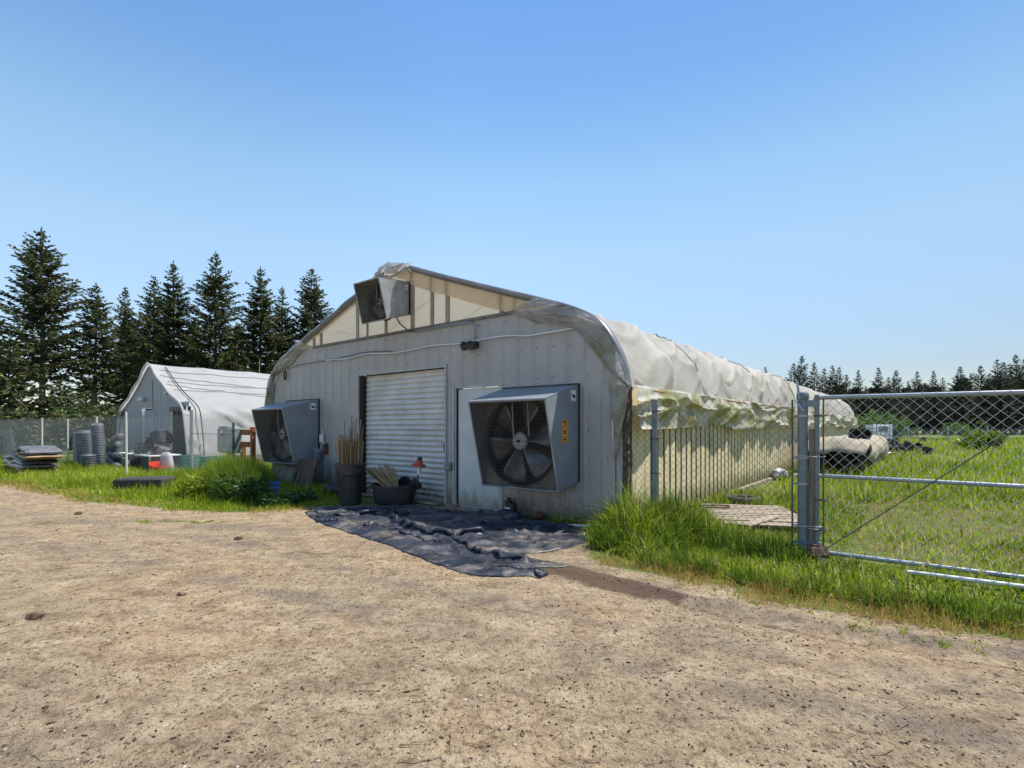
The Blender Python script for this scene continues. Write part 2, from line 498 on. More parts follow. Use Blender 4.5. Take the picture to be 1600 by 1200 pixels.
def ground_h(x, y):
    x = np.asarray(x, float); y = np.asarray(y, float)
    d = signed_dist(x, y, DIRT)
    dirt = np.clip(-d / .3, 0, 1)
    h = (fbm(x * .5, y * .5, 3, 5) - .5) * .06
    h = h + dirt * ((fbm(x * 5, y * 5, 4, 11) - .5) * .035 + (fbm(x * 22, y * 22, 2, 13) - .5) * .012)
    rd = rut_dist(x, y)
    h = h - .03 * np.exp(-(rd / .10) ** 2) - .02 * np.exp(-((rd - .16) / .035) ** 2) + .02 * np.exp(-((rd - .24) / .08) ** 2) * (fbm(x * 4, y * 4, 2, 3))
    h = h + .5 * np.exp(-(((x - 26) / 7) ** 2 + ((y - 27) / 5) ** 2))          # grassy hump far right
    near_b = np.exp(-(np.maximum(0, np.abs((x - ORG[0]) * V[0] + (y - ORG[1]) * V[1]) - 0) / 1.2) ** 2)
    h = h * (1 - .8 * near_b) - .0
    return h


def axis(segs):
    out = [segs[0][0]]
    for a, b, n, g in segs:
        t = np.linspace(0, 1, n + 1)[1:]
        out += list(a + (b - a) * (t ** g if g > 0 else 1 - (1 - t) ** (-g)))
    return np.array(out)


gx = axis([(-900, -60, 12, -2.5), (-60, -8, 90, -1.6), (-8, 8, 330, 1), (8, 60, 90, 1.6), (60, 900, 12, 2.5)])
gy = axis([(-40, 1, 20, -2.0), (1, 9.5, 190, 1.15), (9.5, 30, 110, 1.3), (30, 1800, 36, 2.6)])
GX, GY = np.meshgrid(gx, gy)
GH = ground_h(GX, GY)
verts = np.stack([GX.ravel(), GY.ravel(), GH.ravel()], 1)
nx, ny = len(gx), len(gy)
idx = np.arange(nx * ny).reshape(ny, nx)
quads = np.stack([idx[:-1, :-1].ravel(), idx[:-1, 1:].ravel(), idx[1:, 1:].ravel(), idx[1:, :-1].ravel()], 1)

m, n, l, b = new_mat('yard_ground')
v = coords(n, l)
vs_ = coords(n, l, (1, 1.35, 1))
big = noise(n, l, vs_, .55, 5, .6)
med = noise(n, l, vs_, 3.2, 8, .7)
fine = noise(n, l, v, 38, 6, .75)
r1 = ramp(n, [(.26, (.21, .155, .10)), (.42, (.33, .25, .165)), (.53, (.415, .325, .215)), (.72, (.53, .43, .30))]); l.new(med, r1.inputs[0])
r2 = ramp(n, [(.34, (.78, .77, .76)), (.50, (1, 1, 1)), (.66, (1.0, .93, .85))]); l.new(big, r2.inputs[0])
dirtc = mix(n, l, 1.0, r1.outputs[0], r2.outputs[0], 'MULTIPLY')
r3 = ramp(n, [(.34, (.30, .26, .22)), (.46, (.90, .89, .88)), (.62, (1.12, 1.11, 1.08))]); l.new(fine, r3.inputs[0])
dirtc = mix(n, l, 1.0, dirtc, r3.outputs[0], 'MULTIPLY')
vo = n.new("ShaderNodeTexVoronoi"); vo.inputs['Scale'].default_value = 26; l.new(vs_, vo.inputs['Vector'])
r4 = ramp(n, [(.06, (1, 1, 1)), (.16, (0, 0, 0))]); l.new(vo.outputs['Distance'], r4.inputs[0])
msk = noise(n, l, v, 2.3, 3); r5 = ramp(n, [(.45, (0, 0, 0)), (.6, (.8, .8, .8))]); l.new(msk, r5.inputs[0])
spk = mix(n, l, 1.0, r4.outputs[0], r5.outputs[0], 'MULTIPLY')
dirtc = mix(n, l, spk, dirtc, (.10, .075, .055))
mid2 = noise(n, l, v, 13, 6, .72)
r9 = ramp(n, [(.36, (.62, .58, .54)), (.48, (1, 1, 1)), (.62, (1.08, 1.06, 1.02))]); l.new(mid2, r9.inputs[0])
dirtc = mix(n, l, 1.0, dirtc, r9.outputs[0], 'MULTIPLY')
tk_ = n.new("ShaderNodeAttribute"); tk_.attribute_name = 'track'
tkm = n.new("ShaderNodeMath"); tkm.operation = 'MULTIPLY'; l.new(tk_.outputs['Fac'], tkm.inputs[0])
rt_ = ramp(n, [(.40, (0, 0, 0)), (.60, (1, 1, 1))]); l.new(noise(n, l, v, 1.7, 6, .7), rt_.inputs[0]); l.new(rt_.outputs[0], tkm.inputs[1])
dirtc = mix(n, l, tkm.outputs[0], dirtc, mix(n, l, fine, (.10, .085, .075), (.22, .19, .16)))
at = n.new("ShaderNodeAttribute"); at.attribute_name = 'stain'
na = n.new("ShaderNodeMath"); na.operation = 'ADD'; l.new(at.outputs['Fac'], na.inputs[0])
sub = n.new("ShaderNodeMath"); sub.operation = 'SUBTRACT'; l.new(med, sub.inputs[0]); sub.inputs[1].default_value = .5; l.new(sub.outputs[0], na.inputs[1])
r6 = ramp(n, [(.40, (0, 0, 0)), (.62, (.9, .9, .9))]); l.new(na.outputs[0], r6.inputs[0])
dirtc = mix(n, l, r6.outputs[0], dirtc, mix(n, l, fine, (.06, .035, .025), (.17, .105, .075)))
gat = n.new("ShaderNodeAttribute"); gat.attribute_name = 'turf'
ga = n.new("ShaderNodeMath"); ga.operation = 'ADD'; l.new(gat.outputs['Fac'], ga.inputs[0]); l.new(sub.outputs[0], ga.inputs[1])
r7 = ramp(n, [(.42, (0, 0, 0)), (.58, (1, 1, 1))]); l.new(ga.outputs[0], r7.inputs[0])
r8 = ramp(n, [(.3, (.075, .10, .025)), (.5, (.13, .17, .035)), (.7, (.27, .23, .12))]); l.new(med, r8.inputs[0])
fin = mix(n, l, r7.outputs[0], dirtc, r8.outputs[0])
l.new(fin, b.inputs['Base Color'])
b.inputs['Roughness'].default_value = .95
b.inputs['Specular IOR Level'].default_value = .15
bp = n.new("ShaderNodeBump"); bp.inputs['Strength'].default_value = .9; bp.inputs['Distance'].default_value = .02
bn = n.new("ShaderNodeMath"); bn.operation = 'ADD'; l.new(fine, bn.inputs[0]); l.new(noise(n, l, v, 110, 3), bn.inputs[1])
bm_ = n.new("ShaderNodeMath"); bm_.operation = 'MULTIPLY_ADD'; l.new(mid2, bm_.inputs[0]); bm_.inputs[1].default_value = 2.6; l.new(bn.outputs[0], bm_.inputs[2])
l.new(bm_.outputs[0], bp.inputs['Height']); l.new(bp.outputs[0], b.inputs['Normal'])
me = npmesh('ground', verts, [(4, quads)], m, None, True)
gd = signed_dist(GX, GY, DIRT)
turf = np.clip(.5 + gd / .5, 0, 1)
a = me.attributes.new('turf', 'FLOAT', 'POINT'); a.data.foreach_set('value', turf.ravel().astype(np.float32))


def seg_blob(x, y, pts, rr):
    s = np.zeros(np.shape(x))
    for (x1, y1, w1), (x2, y2, w2) in zip(pts[:-1], pts[1:]):
        dx, dy = x2 - x1, y2 - y1
        t = np.clip(((x - x1) * dx + (y - y1) * dy) / (dx * dx + dy * dy + 1e-12), 0, 1)
        d = np.hypot(x - x1 - t * dx, y - y1 - t * dy) / (w1 + (w2 - w1) * t)
        s = np.maximum(s, np.exp(-(d ** 2) * 1.2))
    return s * rr


stain = seg_blob(GX, GY, [(-.3, 5.35, .16), (.5, 5.0, .24), (1.0, 4.5, .22), (1.32, 4.22, .12)], 1.0)
stain = np.maximum(stain, seg_blob(GX, GY, [(1.3, 4.1, .06), (2.0, 3.52, .06), (2.7, 3.1, .06), (4.0, 2.5, .06)], .58))
a = me.attributes.new('stain', 'FLOAT', 'POINT'); a.data.foreach_set('value', stain.ravel().astype(np.float32))
trk = np.zeros(GX.shape)
for pts_ in ([(-14, 11.2, .2), (-7, 7.9, .22), (-3.2, 6.1, .2), (-.9, 4.5, .16), (1.8, 3.1, .14), (5, 1.7, .14)], [(-14, 9.6, .2), (-6, 6.3, .22), (-2.6, 4.7, .2), (-.2, 3.4, .16), (2.5, 2.1, .14)],
             [(-6, 7.7, .25), (-4, 7.2, .3), (-2.9, 6.9, .2)], [(-3.6, 2.3, .5), (-2.2, 2.2, .5)], [(.3, 5.6, .1), (1.6, 3.95, .12), (2.8, 3.3, .10), (4.2, 2.7, .12)]):
    trk = np.maximum(trk, seg_blob(GX, GY, pts_, .6))
a = me.attributes.new('track', 'FLOAT', 'POINT'); a.data.foreach_set('value', trk.ravel().astype(np.float32))
ground = bpy.data.objects.new('ground', me); link(ground); ground['kind'] = 'structure'
ground['label'] = 'tan dirt yard running into grassy field'

# ------------------------------------------------------------------ the main greenhouse
gh = thing('greenhouse', 'large grey metal fronted greenhouse with white plastic roof, roll-up door and side door', 'greenhouse', W(0, 0), BROT)
PROF = [(0, 4.54), (.5, 4.43), (1.43, 4.09), (2.62, 3.67), (3.57, 3.34), (4.21, 3.09), (4.59, 2.82), (4.86, 2.38), (4.97, 1.95)]
prof_s = smoothline(PROF, 110)


def prof_h(u):
    return np.interp(abs(u), prof_s[:, 0], prof_s[:, 1])


LEN = 31.5
# roof cover
full = np.vstack([np.stack([-prof_s[::-1, 0], prof_s[::-1, 1]], 1)[:-1], prof_s])
ncol = len(full)
vv = np.r_[np.linspace(-.12, 14, 330), np.linspace(14.1, LEN, 160)]
VV, SS = np.meshgrid(vv, np.arange(ncol), indexing='ij')
fu = full[:, 0][None, :].repeat(len(vv), 0); fh = full[:, 1][None, :].repeat(len(vv), 0)
tx = np.gradient(full[:, 0]); ty = np.gradient(full[:, 1]); ln = np.hypot(tx, ty); nxn, nzn = -ty / ln, tx / ln
side = np.abs(full[:, 0])[None, :] / 4.97
HOOP = 1.52
ph = ((VV - .0) / HOOP) % 1.0
sag = -np.sin(np.pi * ph) ** .55 * (.02 + .13 * side)
arcl = np.r_[0, np.cumsum(np.hypot(np.diff(full[:, 0]), np.diff(full[:, 1])))]
AA = arcl[None, :].repeat(len(vv), 0)
half = np.abs(AA - arcl[-1] / 2)
wr = (vnoise(VV * 1.1 + half * .75, half * .33 + VV * .12, 3) - .5) * .14 + (vnoise(VV * 2.8 + half * 2.0, half * .8, 8) - .5) * .07
rid = 1 - np.abs(2 * vnoise(VV * .9 + half * 1.05, half * .4 - VV * .2, 21) - 1)
gsag = half - .42 * np.sin(np.pi * ph) * side + .25 * vnoise(VV * .6, half * .5, 51)
rid2 = 1 - np.abs(2 * vnoise(gsag * 2.4, VV * .22 + np.floor((VV) / HOOP) * 7.3, 23) - 1)
rid3 = 1 - np.abs(2 * vnoise(gsag * 7.5, VV * .9, 27) - 1)
wr = wr * .30 + (rid ** 9) * .045 + (rid2 ** 7) * .07 * side + (rid3 ** 6) * .012 * side
wr = wr * (.10 + 1.1 * side ** 1.3) * np.clip((VV + .12) / .5, 0, 1)
dsp = sag * np.clip((VV + .12) / .3, 0, 1) + wr
P = np.stack([fu + nxn[None, :] * dsp, VV, fh + nzn[None, :] * dsp], -1)
P[:, :, 2] += np.where(side < .12, .0, 0)
ii = np.arange(P.shape[0] * P.shape[1]).reshape(P.shape[:2])
qd = np.stack([ii[:-1, :-1].ravel(), ii[:-1, 1:].ravel(), ii[1:, 1:].ravel(), ii[1:, :-1].ravel()], 1)
me = npmesh('roof_cover', P.reshape(-1, 3), [(4, qd)], MT['roof'], None, True)
rc = bpy.data.objects.new('roof_cover', me); link(rc, gh)
# seams: dark hoop and tape lines resting on the sheet
mb = MB()
for k in range(1, 20):
    j = int(np.argmin(np.abs(vv - k * HOOP)))
    if k % 3 == 2:
        rr = random.Random(k)
        a0, a1 = sorted((rr.uniform(.62, .8), rr.uniform(.8, .97)))
        cols = range(int(ncol * a0), int(ncol * a1))
        pts = [tuple(P[j, c] + np.array([nxn[c], 0, nzn[c]]) * .01) for c in cols]
        if len(pts) > 3: obj('roof_seam', MB().tube(pts, .006, 4), MT['wire_old'], gh)
for (c0, v0, c1, v1) in ((int(ncol * .80), 1.3, int(ncol * .82), 2.9), (int(ncol * .83), 5.5, int(ncol * .80), 7.0)):
    pts = []
    for t in np.linspace(0, 1, 14):
        c = int(round(c0 + (c1 - c0) * t + 1.2 * math.sin(t * 9))); j = int(np.argmin(np.abs(vv - (v0 + (v1 - v0) * t))))
        pts.append(tuple(P[j, c] + np.array([nxn[c], 0, nzn[c]]) * .012))
    obj('roof_seam', MB().tube(pts, .008, 4), MT['wire_old'], gh)

# ragged valance hanging below the hip board on both sides
for sgn in (1, -1):
    nv_ = 620; vs1 = np.linspace(-.05, LEN, nv_); rows = []
    for k in range(26):
        t = k / 25
        bot = 1.40 + .05 * vnoise(vs1 * 1.3, vs1 * 0, 4) - .06 + .10 * (vnoise(vs1 * .55, vs1 * 0 + 3, 5) - .5)
        bot = bot + .012 * np.abs(np.sin(vs1 * 5.3)) * vnoise(vs1 * 1.9, vs1 * 0, 61)
        z = 1.97 + (bot - 1.97) * t
        fold = .07 * (vnoise(vs1 * 1.6, t * 3.2 + vs1 * .25, 9) - .3) + .045 * np.sin(vs1 * 7 + 3 * vnoise(vs1, vs1 * 0, 2) * 3 + t * 2.5) * t + .11 * (1 - np.abs(2 * vnoise(vs1 * .42 + 7, t * 3.6 + .55 * np.sin(vs1 * 1.5), 14) - 1)) ** 5 + .012 * (1 - np.abs(2 * vnoise(vs1 * 3.1, t * 6 + vs1 * .8, 16) - 1)) ** 3
        x = 4.97 + .04 + .05 * math.sin(t * 3.1) + fold * (1 if k else .3)
        rows.append([(sgn * float(x[i]), float(vs1[i]), float(z[i])) for i in range(nv_)])
    obj('valance', MB().grid(rows), MT['valance'], gh, 'all')
    hb = MB()
    pts = [(sgn * (5.045 + .012 * math.sin(q * 1.7)), q, 1.93 + .012 * math.sin(q * .9) - .03 * math.exp(-((q - .9) / .7) ** 2)) for q in np.linspace(.05, LEN, 70)]
    hb.tube(pts, .012, 6)
    obj('hip_cord', hb, MT['redwood'] if sgn > 0 else MT['wire_old'], gh)

# front wall of ribbed metal sheets
bp_ = []
x = -4.86; lastrib = None
us = [-4.86]
ribs = np.arange(-4.62, 4.7, .305)
for rb in ribs:
    us += [rb - .034, rb - .014, rb + .014, rb + .034]
us += [-1.2, 1.41, 1.58, 2.70, 4.72]
us = sorted(u_ for u_ in us if -4.86 <= u_ <= 4.72)
us = [us[0]] + [b_ for a_, b_ in zip(us[:-1], us[1:]) if b_ - a_ > 1e-4]


def rib_v(u):
    d = np.min(np.abs(ribs - u))
    return -.013 if d < .018 else 0.0


def wall_top(u):
    return min(3.22, float(prof_h(u)) - .06)


mb = MB()
for u0, u1 in zip(us[:-1], us[1:]):
    mid = (u0 + u1) / 2
    zb = 0.0
    if -1.2 < mid < 1.41: zb = 2.47
    elif 1.58 < mid < 2.70: zb = 2.11
    pts0 = np.linspace(zb, 1, 8)
    t0, t1 = wall_top(u0), wall_top(u1)
    nseg = 6
    rows = []
    for k in range(nseg + 1):
        f = k / nseg
        rows.append([(u0, rib_v(u0), zb + (t0 - zb) * f), (u1, rib_v(u1), zb + (t1 - zb) * f)])
    mb.grid(rows)
obj('front_wall', mb, MT['wall'], gh, solid=.006)
# screws
screw0 = None
for z in (.25, .95, 1.35, 2.15, 2.62, 3.12):
    for rb in ribs:
        if z < 2.5 and (-1.25 < rb < 1.45 or 1.55 < rb < 2.73): continue
        if z > wall_top(rb) - .05: continue
        if random.random() < .2: continue
        u_ = rb + .075
        if screw0 is None:
            screw0 = obj('screw', MB().box(-.007, .007, -.012, -.003, -.007, .007), MT['ink'], gh); sc_ = screw0
        else:
            sc_ = screw0.copy(); COL.objects.link(sc_); sc_.parent = gh
        sc_.location = (u_, 0, z)
# right edge: dark gap, pale strip, mottled corner
mb = MB().box(4.72, 4.735, .0, .02, 0, 2.15)
obj('wall_gap', mb, MT['dark'], gh)
mb = MB().box(4.737, 4.83, -.004, .02, 0, 1.98)
obj('edge_strip', mb, MT['wall'], gh)
rows = []
for z in np.linspace(0, 1.95, 40):
    rows.append([(4.83 + .14 * t / 7, .0 + .03 * (random.random() - .5), z) for t in range(8)])
obj('corner_fill', MB().grid(rows), MT['corner'], gh, solid=.01)
# grey top flashing above the metal
mb = MB()
mb.box(-2.98, 2.96, -.045, .03, 3.215, 3.262)
mb.add([(2.96, -.04, 3.262), (2.96, -.04, 3.215), (3.45, -.04, 2.985), (3.45, -.04, 3.02)], [(0, 1, 2, 3)])
obj('flashing', mb, MT['trim'], gh)
# gable film and its studs
NG = 60
rows = [[(float(u_), .035, 3.23) for u_ in np.linspace(-3.85, 3.85, NG)], [(float(u_), .035, max(3.235, float(prof_h(u_)) - .03)) for u_ in np.linspace(-3.85, 3.85, NG)]]
obj('gable_sheet', MB().grid(rows), MT['gable'], gh)
for u_, wd in ((-2.97, .05), (-2.68, .06), (-1.29, .06), (-.95, .035), (-.34, .05), (.47, .06), (1.01, .05), (1.41, .06), (2.67, .06), (2.96, .05)):
    wd *= .5 if wd < .05 else .62
    t = float(prof_h(u_)) - .05
    if t - 3.22 > .03:
        obj('stud', MB().box(u_ - wd, u_ + wd, -.012 if u_ > 0 else .0, .03, 3.262, t), MT['stud'], gh)
# doubled tan sheet, hanging from the roof edge down to a curved seam
seam = smoothline([(.05, 4.30), (.29, 4.22), (.47, 4.10), (1.01, 3.88), (1.41, 3.75), (2.14, 3.48), (2.68, 3.30), (2.95, 3.262)], 40)
rows = [[(float(a_), -.035, float(prof_h(a_)) - .05) for a_, c_ in seam], [(float(a_), -.03, float(c_)) for a_, c_ in seam]]
rows[0] += [(float(a_), -.035, max(3.262, float(prof_h(a_)) - .05)) for a_ in np.linspace(3.0, 3.6, 8)]
rows[1] += [(float(a_), -.03, 3.258 - .0 * a_) for a_ in np.linspace(3.0, 3.6, 8)]
obj('gable_flap', MB().grid(rows), MT['tan'], gh)
seam2 = smoothline([(-3.75, 3.26), (-3.0, 3.40), (-2.2, 3.66), (-1.3, 3.98), (-.5, 4.22), (0, 4.34)], 30)
rows = [[(float(a_), -.035, float(prof_h(a_)) - .05) for a_, c_ in seam2], [(float(a_), -.03, min(float(c_), float(prof_h(a_)) - .06)) for a_, c_ in seam2]]
obj('gable_flap', MB().grid(rows), MT['tan'], gh)
# grey folded edge of the roof sheet round the front hoop
for k in range(0, 20):
    pts = [(float(a_ - nu * .06), k * HOOP + .01, float(c_ - nz * .06)) for (a_, c_), nu, nz in list(zip(full, nxn, nzn))[::6]]
    obj('hoop', MB().tube(pts, .022, 6), MT['pipe'], gh, 'all')
for q in (-.5, -.25, 0, .25, .5):
    c = int((.5 + q * .82) * (ncol - 1))
    obj('purlin', MB().tube([(float(full[c, 0] - nxn[c] * .26), .1, float(full[c, 1] - nzn[c] * .26)), (float(full[c, 0] - nxn[c] * .26), LEN - .1, float(full[c, 1] - nzn[c] * .26))], .018, 6), MT['pipe'], gh, 'all')
o1, o2, o3, o4 = [], [], [], []
for (a_, c_), nu, nz in zip(full, nxn, nzn):
    ins = .09 * (1 - .6 * math.exp(-((abs(a_)) / .25) ** 2)) * (1.0 if abs(a_) < 4.1 else .6)
    j = .012 * math.sin(a_ * 9)
    o1.append((a_, .02, c_ + .012)); o2.append((a_ + nu * .014, -.12 + j, c_ + nz * .014)); o3.append((a_ - nu * ins * .5, -.14 + j, c_ - nz * ins * .5)); o4.append((a_ - nu * ins, -.05, c_ - nz * ins))
obj('roof_edge', MB().grid([[tuple(map(float, p)) for p in r_] for r_ in (o1, o2, o3, o4)]), MT['edge'], gh, 'all')
# bunched clear sheet at the ridge
rows = []
for k in range(16):
    t = k / 15; a_ = -.42 + 1.05 * t
    pk = math.exp(-((a_ - .05) / .26) ** 2)
    rows.append([(a_ + .03 * math.sin(q * 5 + k), -.16 + .05 * math.sin(q * 7 + k * .8) - .14 * pk * math.sin(q * 3.1), float(prof_h(a_)) + .035 - q * (.14 + .13 * pk) + .02 * math.sin(k * 2.3)) for q in np.linspace(0, 1, 10)])
obj('ridge_bunch', MB().grid(rows), MT['flap'], gh, 'all')


def lap(outer, inner, name, seed, vo=-.135, vi=-.035, m='flap'):
    O = smoothline(outer, 120); I = smoothline(inner, 120)
    rows = []
    for k in range(30):
        t = k / 29
        row = []
        for q in range(120):
            p = O[q] * (1 - t) + I[q] * t
            sp_ = math.sin(math.pi * t) ** .7
            bul = sp_ * (.02 + .05 * float(vnoise(q * .05, t * 2.0, seed))) + .03 * sp_ * (1 - abs(2 * float(vnoise(q * .07 + t * 1.5, t * 5.5, seed + 4)) - 1)) ** 4 + .02 * sp_ * (1 - abs(2 * float(vnoise(q * .2, t * 9, seed + 9)) - 1)) ** 3
            row.append((float(p[0]), float(vo + (vi - vo) * t - bul), float(p[1])))
        rows.append(row)
    obj(name, MB().grid(rows), MT[m], gh, 'all')
    return [rows[-1][q] for q in range(120)]


outR = [(3.45, 3.37), (3.9, 3.21), (4.25, 3.06), (4.6, 2.80), (4.86, 2.37), (4.96, 2.10), (5.0, 1.97)]
inR = [(2.93, 3.22), (3.51, 3.01), (4.04, 2.86), (4.34, 2.56), (4.59, 2.25), (4.82, 2.03), (4.96, 1.93)]
e1 = lap(outR, inR, 'shoulder_flap', 2)
outL = [(-3.3, 3.42), (-3.9, 3.21), (-4.25, 3.06), (-4.6, 2.80), (-4.86, 2.40), (-4.97, 2.0), (-5.0, 1.62)]
inL = [(-2.93, 3.25), (-3.48, 3.17), (-3.85, 2.95), (-4.3, 2.80), (-4.64, 2.70), (-4.78, 2.3), (-4.86, 1.75)]
e2 = lap(outL, inL, 'shoulder_flap', 6)
obj('flap_hem', MB().tube(e1, .012, 5), MT['roof2'], gh)
obj('flap_hem', MB().tube(e2, .012, 5), MT['roof2'], gh)
# loose sheet tail over the right edge of the wall
rows = []
for k in range(14):
    t = k / 13; z = 2.18 - 1.2 * t
    rows.append([(4.62 + .10 * t + q * (.36 - .32 * t), -.05 - .05 * math.sin(q * 3.1) - .02 * math.sin(k + q * 6), z - .16 * q * (1 - t)) for q in np.linspace(0, 1, 6)])
obj('sheet_tail', MB().grid(rows), MT['flap'], gh, 'all')

# side walls: upright boards with open gaps; a black sheet behind paints in their shade
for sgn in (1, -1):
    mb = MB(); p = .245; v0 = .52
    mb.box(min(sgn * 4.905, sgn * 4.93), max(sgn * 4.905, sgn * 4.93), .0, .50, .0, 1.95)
    while v0 < LEN - .3:
        wdt = p - .062
        mb.bev(min(sgn * 4.915, sgn * 4.93), max(sgn * 4.915, sgn * 4.93), v0, v0 + wdt, .02 + .02 * random.random(), 1.96, .006)
        v0 += p
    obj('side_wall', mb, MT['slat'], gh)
    obj('gap_shade_sheet', MB().box(min(sgn * 4.86, sgn * 4.882), max(sgn * 4.86, sgn * 4.882), .02, LEN - .05, 0, 1.94), MT['dark'], gh)
    obj('sill_board', MB().bev(min(sgn * 4.94, sgn * 5.03), max(sgn * 4.94, sgn * 5.03), .9, LEN, -.05, .075, .01), MT['ply'], gh)
rows = [[(float(u_), LEN - .05, 0) for u_ in np.linspace(-4.9, 4.9, 40)], [(float(u_), LEN - .05, float(prof_h(u_)) - .03) for u_ in np.linspace(-4.9, 4.9, 40)]]
obj('end_sheet', MB().grid(rows), MT['gable'], gh)

# roll-up door
rd = obj('roll_up_door', MB(), MT['curtain'], gh) if False else None
NZ = 25 * 8 + 1
zz = np.linspace(0.03, 2.46, NZ)
pv = .122 - .032 * np.abs(np.sin(zz / 2.43 * np.pi * 24)) ** .7
rows = [[(float(u_), float(pv[i]) + .006 * math.sin(u_ * 2 + zz[i]), float(zz[i])) for u_ in np.linspace(-1.10, 1.36, 8)] for i in range(NZ)]
rd = obj('roll_up_door', MB().grid(rows), MT['curtain'], gh, 'all')
obj('door_frame', MB().box(-1.235, -1.2, -.03, .10, 0, 2.50).box(1.375, 1.41, -.035, .10, 0, 2.53).box(-1.235, 1.372, -.02, .02, 2.47, 2.50), MT['jamb'], rd)
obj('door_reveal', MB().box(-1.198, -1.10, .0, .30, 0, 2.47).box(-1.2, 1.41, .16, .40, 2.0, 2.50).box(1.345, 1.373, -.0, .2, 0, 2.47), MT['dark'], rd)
obj('bottom_bar', MB().bev(-1.10, 1.36, .07, .13, .0, .055, .008), MT['curtain'], rd)
obj('door_handle', MB().tube([(1.30, .09, .95), (1.31, .02, .97), (1.31, .02, 1.08), (1.30, .09, 1.10)], .02, 8), MT['black'], rd)
mb = MB()
for k in range(1, 24):
    z = .03 + 2.43 * k / 24
    if k % 2 == 0 and k < 21: obj('rivet', MB().box(.17, .178, .088, .096, z + .03, z + .042), MT['ink'], rd)
# side door
sdoor = obj('door', MB().bev(1.665, 2.62, .02, .06, .03, 2.06, .004), MT['door'], gh)
obj('door_frame', MB().box(1.58, 1.615, -.035, .03, 0, 2.12).box(1.622, 1.645, -.02, .03, 0, 2.1).box(2.635, 2.70, -.02, .03, 0, 2.10).box(1.62, 2.70, -.03, .03, 2.075, 2.11), MT['jamb'], sdoor)
obj('threshold', MB().box(1.60, 2.68, -.10, .03, -.01, .028), MT['white'], sdoor)
obj('inner_reveal', MB().box(1.645, 1.664, .0, .06, 0, 2.07).box(2.621, 2.634, .0, .06, 0, 2.07), MT['dark'], sdoor)
# seam of the left wall sheet
obj('sheet_seam', MB().box(-1.585, -1.577, -.006, .0, 0, 3.21), MT['dark'], gh)

# cables and conduits fixed along the front wall
cb = [(-2.51, 3.01), (-2.47, 2.93), (-2.37, 2.89), (-2.04, 2.88), (-1.58, 2.86), (-.93, 2.90), (-.3, 2.86), (.2, 2.84), (1.01, 2.88), (1.71, 2.85), (2.21, 2.86), (2.81, 2.87), (3.26, 2.82), (3.63, 2.83), (4.04, 2.84)]
c = smoothline(cb, 70)
one('cable', MB().tube([(float(a_), -.06 - .012 * math.sin(a_ * 6), float(z_)) for a_, z_ in c], .013, 6), MT['white'],
    'long wavy white cable strung across the front wall above the doors', 'cable', W(0, 0), BROT, smooth='all')
c = smoothline([(-4.06, 2.79), (-3.9, 2.84), (-3.5, 2.87), (-2.97, 2.88), (-2.55, 2.89), (-1.6, 2.91), (-.9, 2.94), (-.1, 2.89)], 40)
th = thing('dark_cable', 'thin black cable with small coil on upper left of the grey front wall', 'cable', W(0, 0), BROT)
obj('run', MB().tube([(float(a_), -.04, float(z_)) for a_, z_ in c], .007, 5), MT['black'], th)
mb = MB()
for k in range(3):
    mb.tube([(-4.12 + .055 * math.cos(t), -.06 - .012 * k, 2.66 + (.10 + .01 * k) * math.sin(t)) for t in np.linspace(0, 6.28, 18)], .008, 5)
obj('coil', mb, MT['black'], th)
th = thing('conduit', 'grey metal conduit running from the top fan down to the floodlight', 'conduit', W(0, 0), BROT)
obj('pipe', MB().tube([(.62, -.07, 3.19), (1.43, -.07, 3.20), (1.97, -.07, 3.19), (2.08, -.07, 3.17), (2.13, -.07, 3.10), (2.15, -.07, 2.85)], .014, 8), MT['galv'], th, 'all')
obj('flex_lead', MB().tube([tuple(p) for p in smoothline([(.34, -.30, 3.50), (.36, -.22, 3.36), (.42, -.12, 3.26), (.5, -.08, 3.21), (.62, -.07, 3.19)], 16)], .013, 6), MT['black'], th, 'all')
one('cable', MB().tube([(4.74, -.07, 1.85), (4.715, -.085, 1.5), (4.73, -.08, 1.1), (4.705, -.08, .92)], .011, 6), MT['white'],
    'short white cord hanging down the right edge of the front wall', 'cable', W(0, 0), BROT, smooth='all')
fl = thing('floodlight', 'black twin head floodlight on the grey wall above the side door', 'light', W(2.12, -.02, 2.79), BROT)
obj('base_plate', MB().lathe([(.0, -.03), (.055, -.03), (.065, -.01), (.065, .02)], 16, M=Matrix.Rotation(R(90), 4, 'X')), MT['black'], fl, 'all')
for s, ty in ((-1, -20), (.1, 15)):
    M = Matrix.Translation((s * .14, -.10, -.01)) @ Matrix.Rotation(R(ty), 4, 'Y') @ Matrix.Rotation(R(105), 4, 'X')
    obj('lamp_head', MB().lathe([(.0, -.09), (.035, -.085), (.045, -.05), (.07, .0), (.08, .06), (.07, .062), (.05, .03), (0, .025)], 18, M=M), MT['black'], fl, 'all')
    obj('arm', MB().tube([(s * .02, -.01, 0), (s * .10, -.07, -.0)], .015, 6), MT['black'], fl)


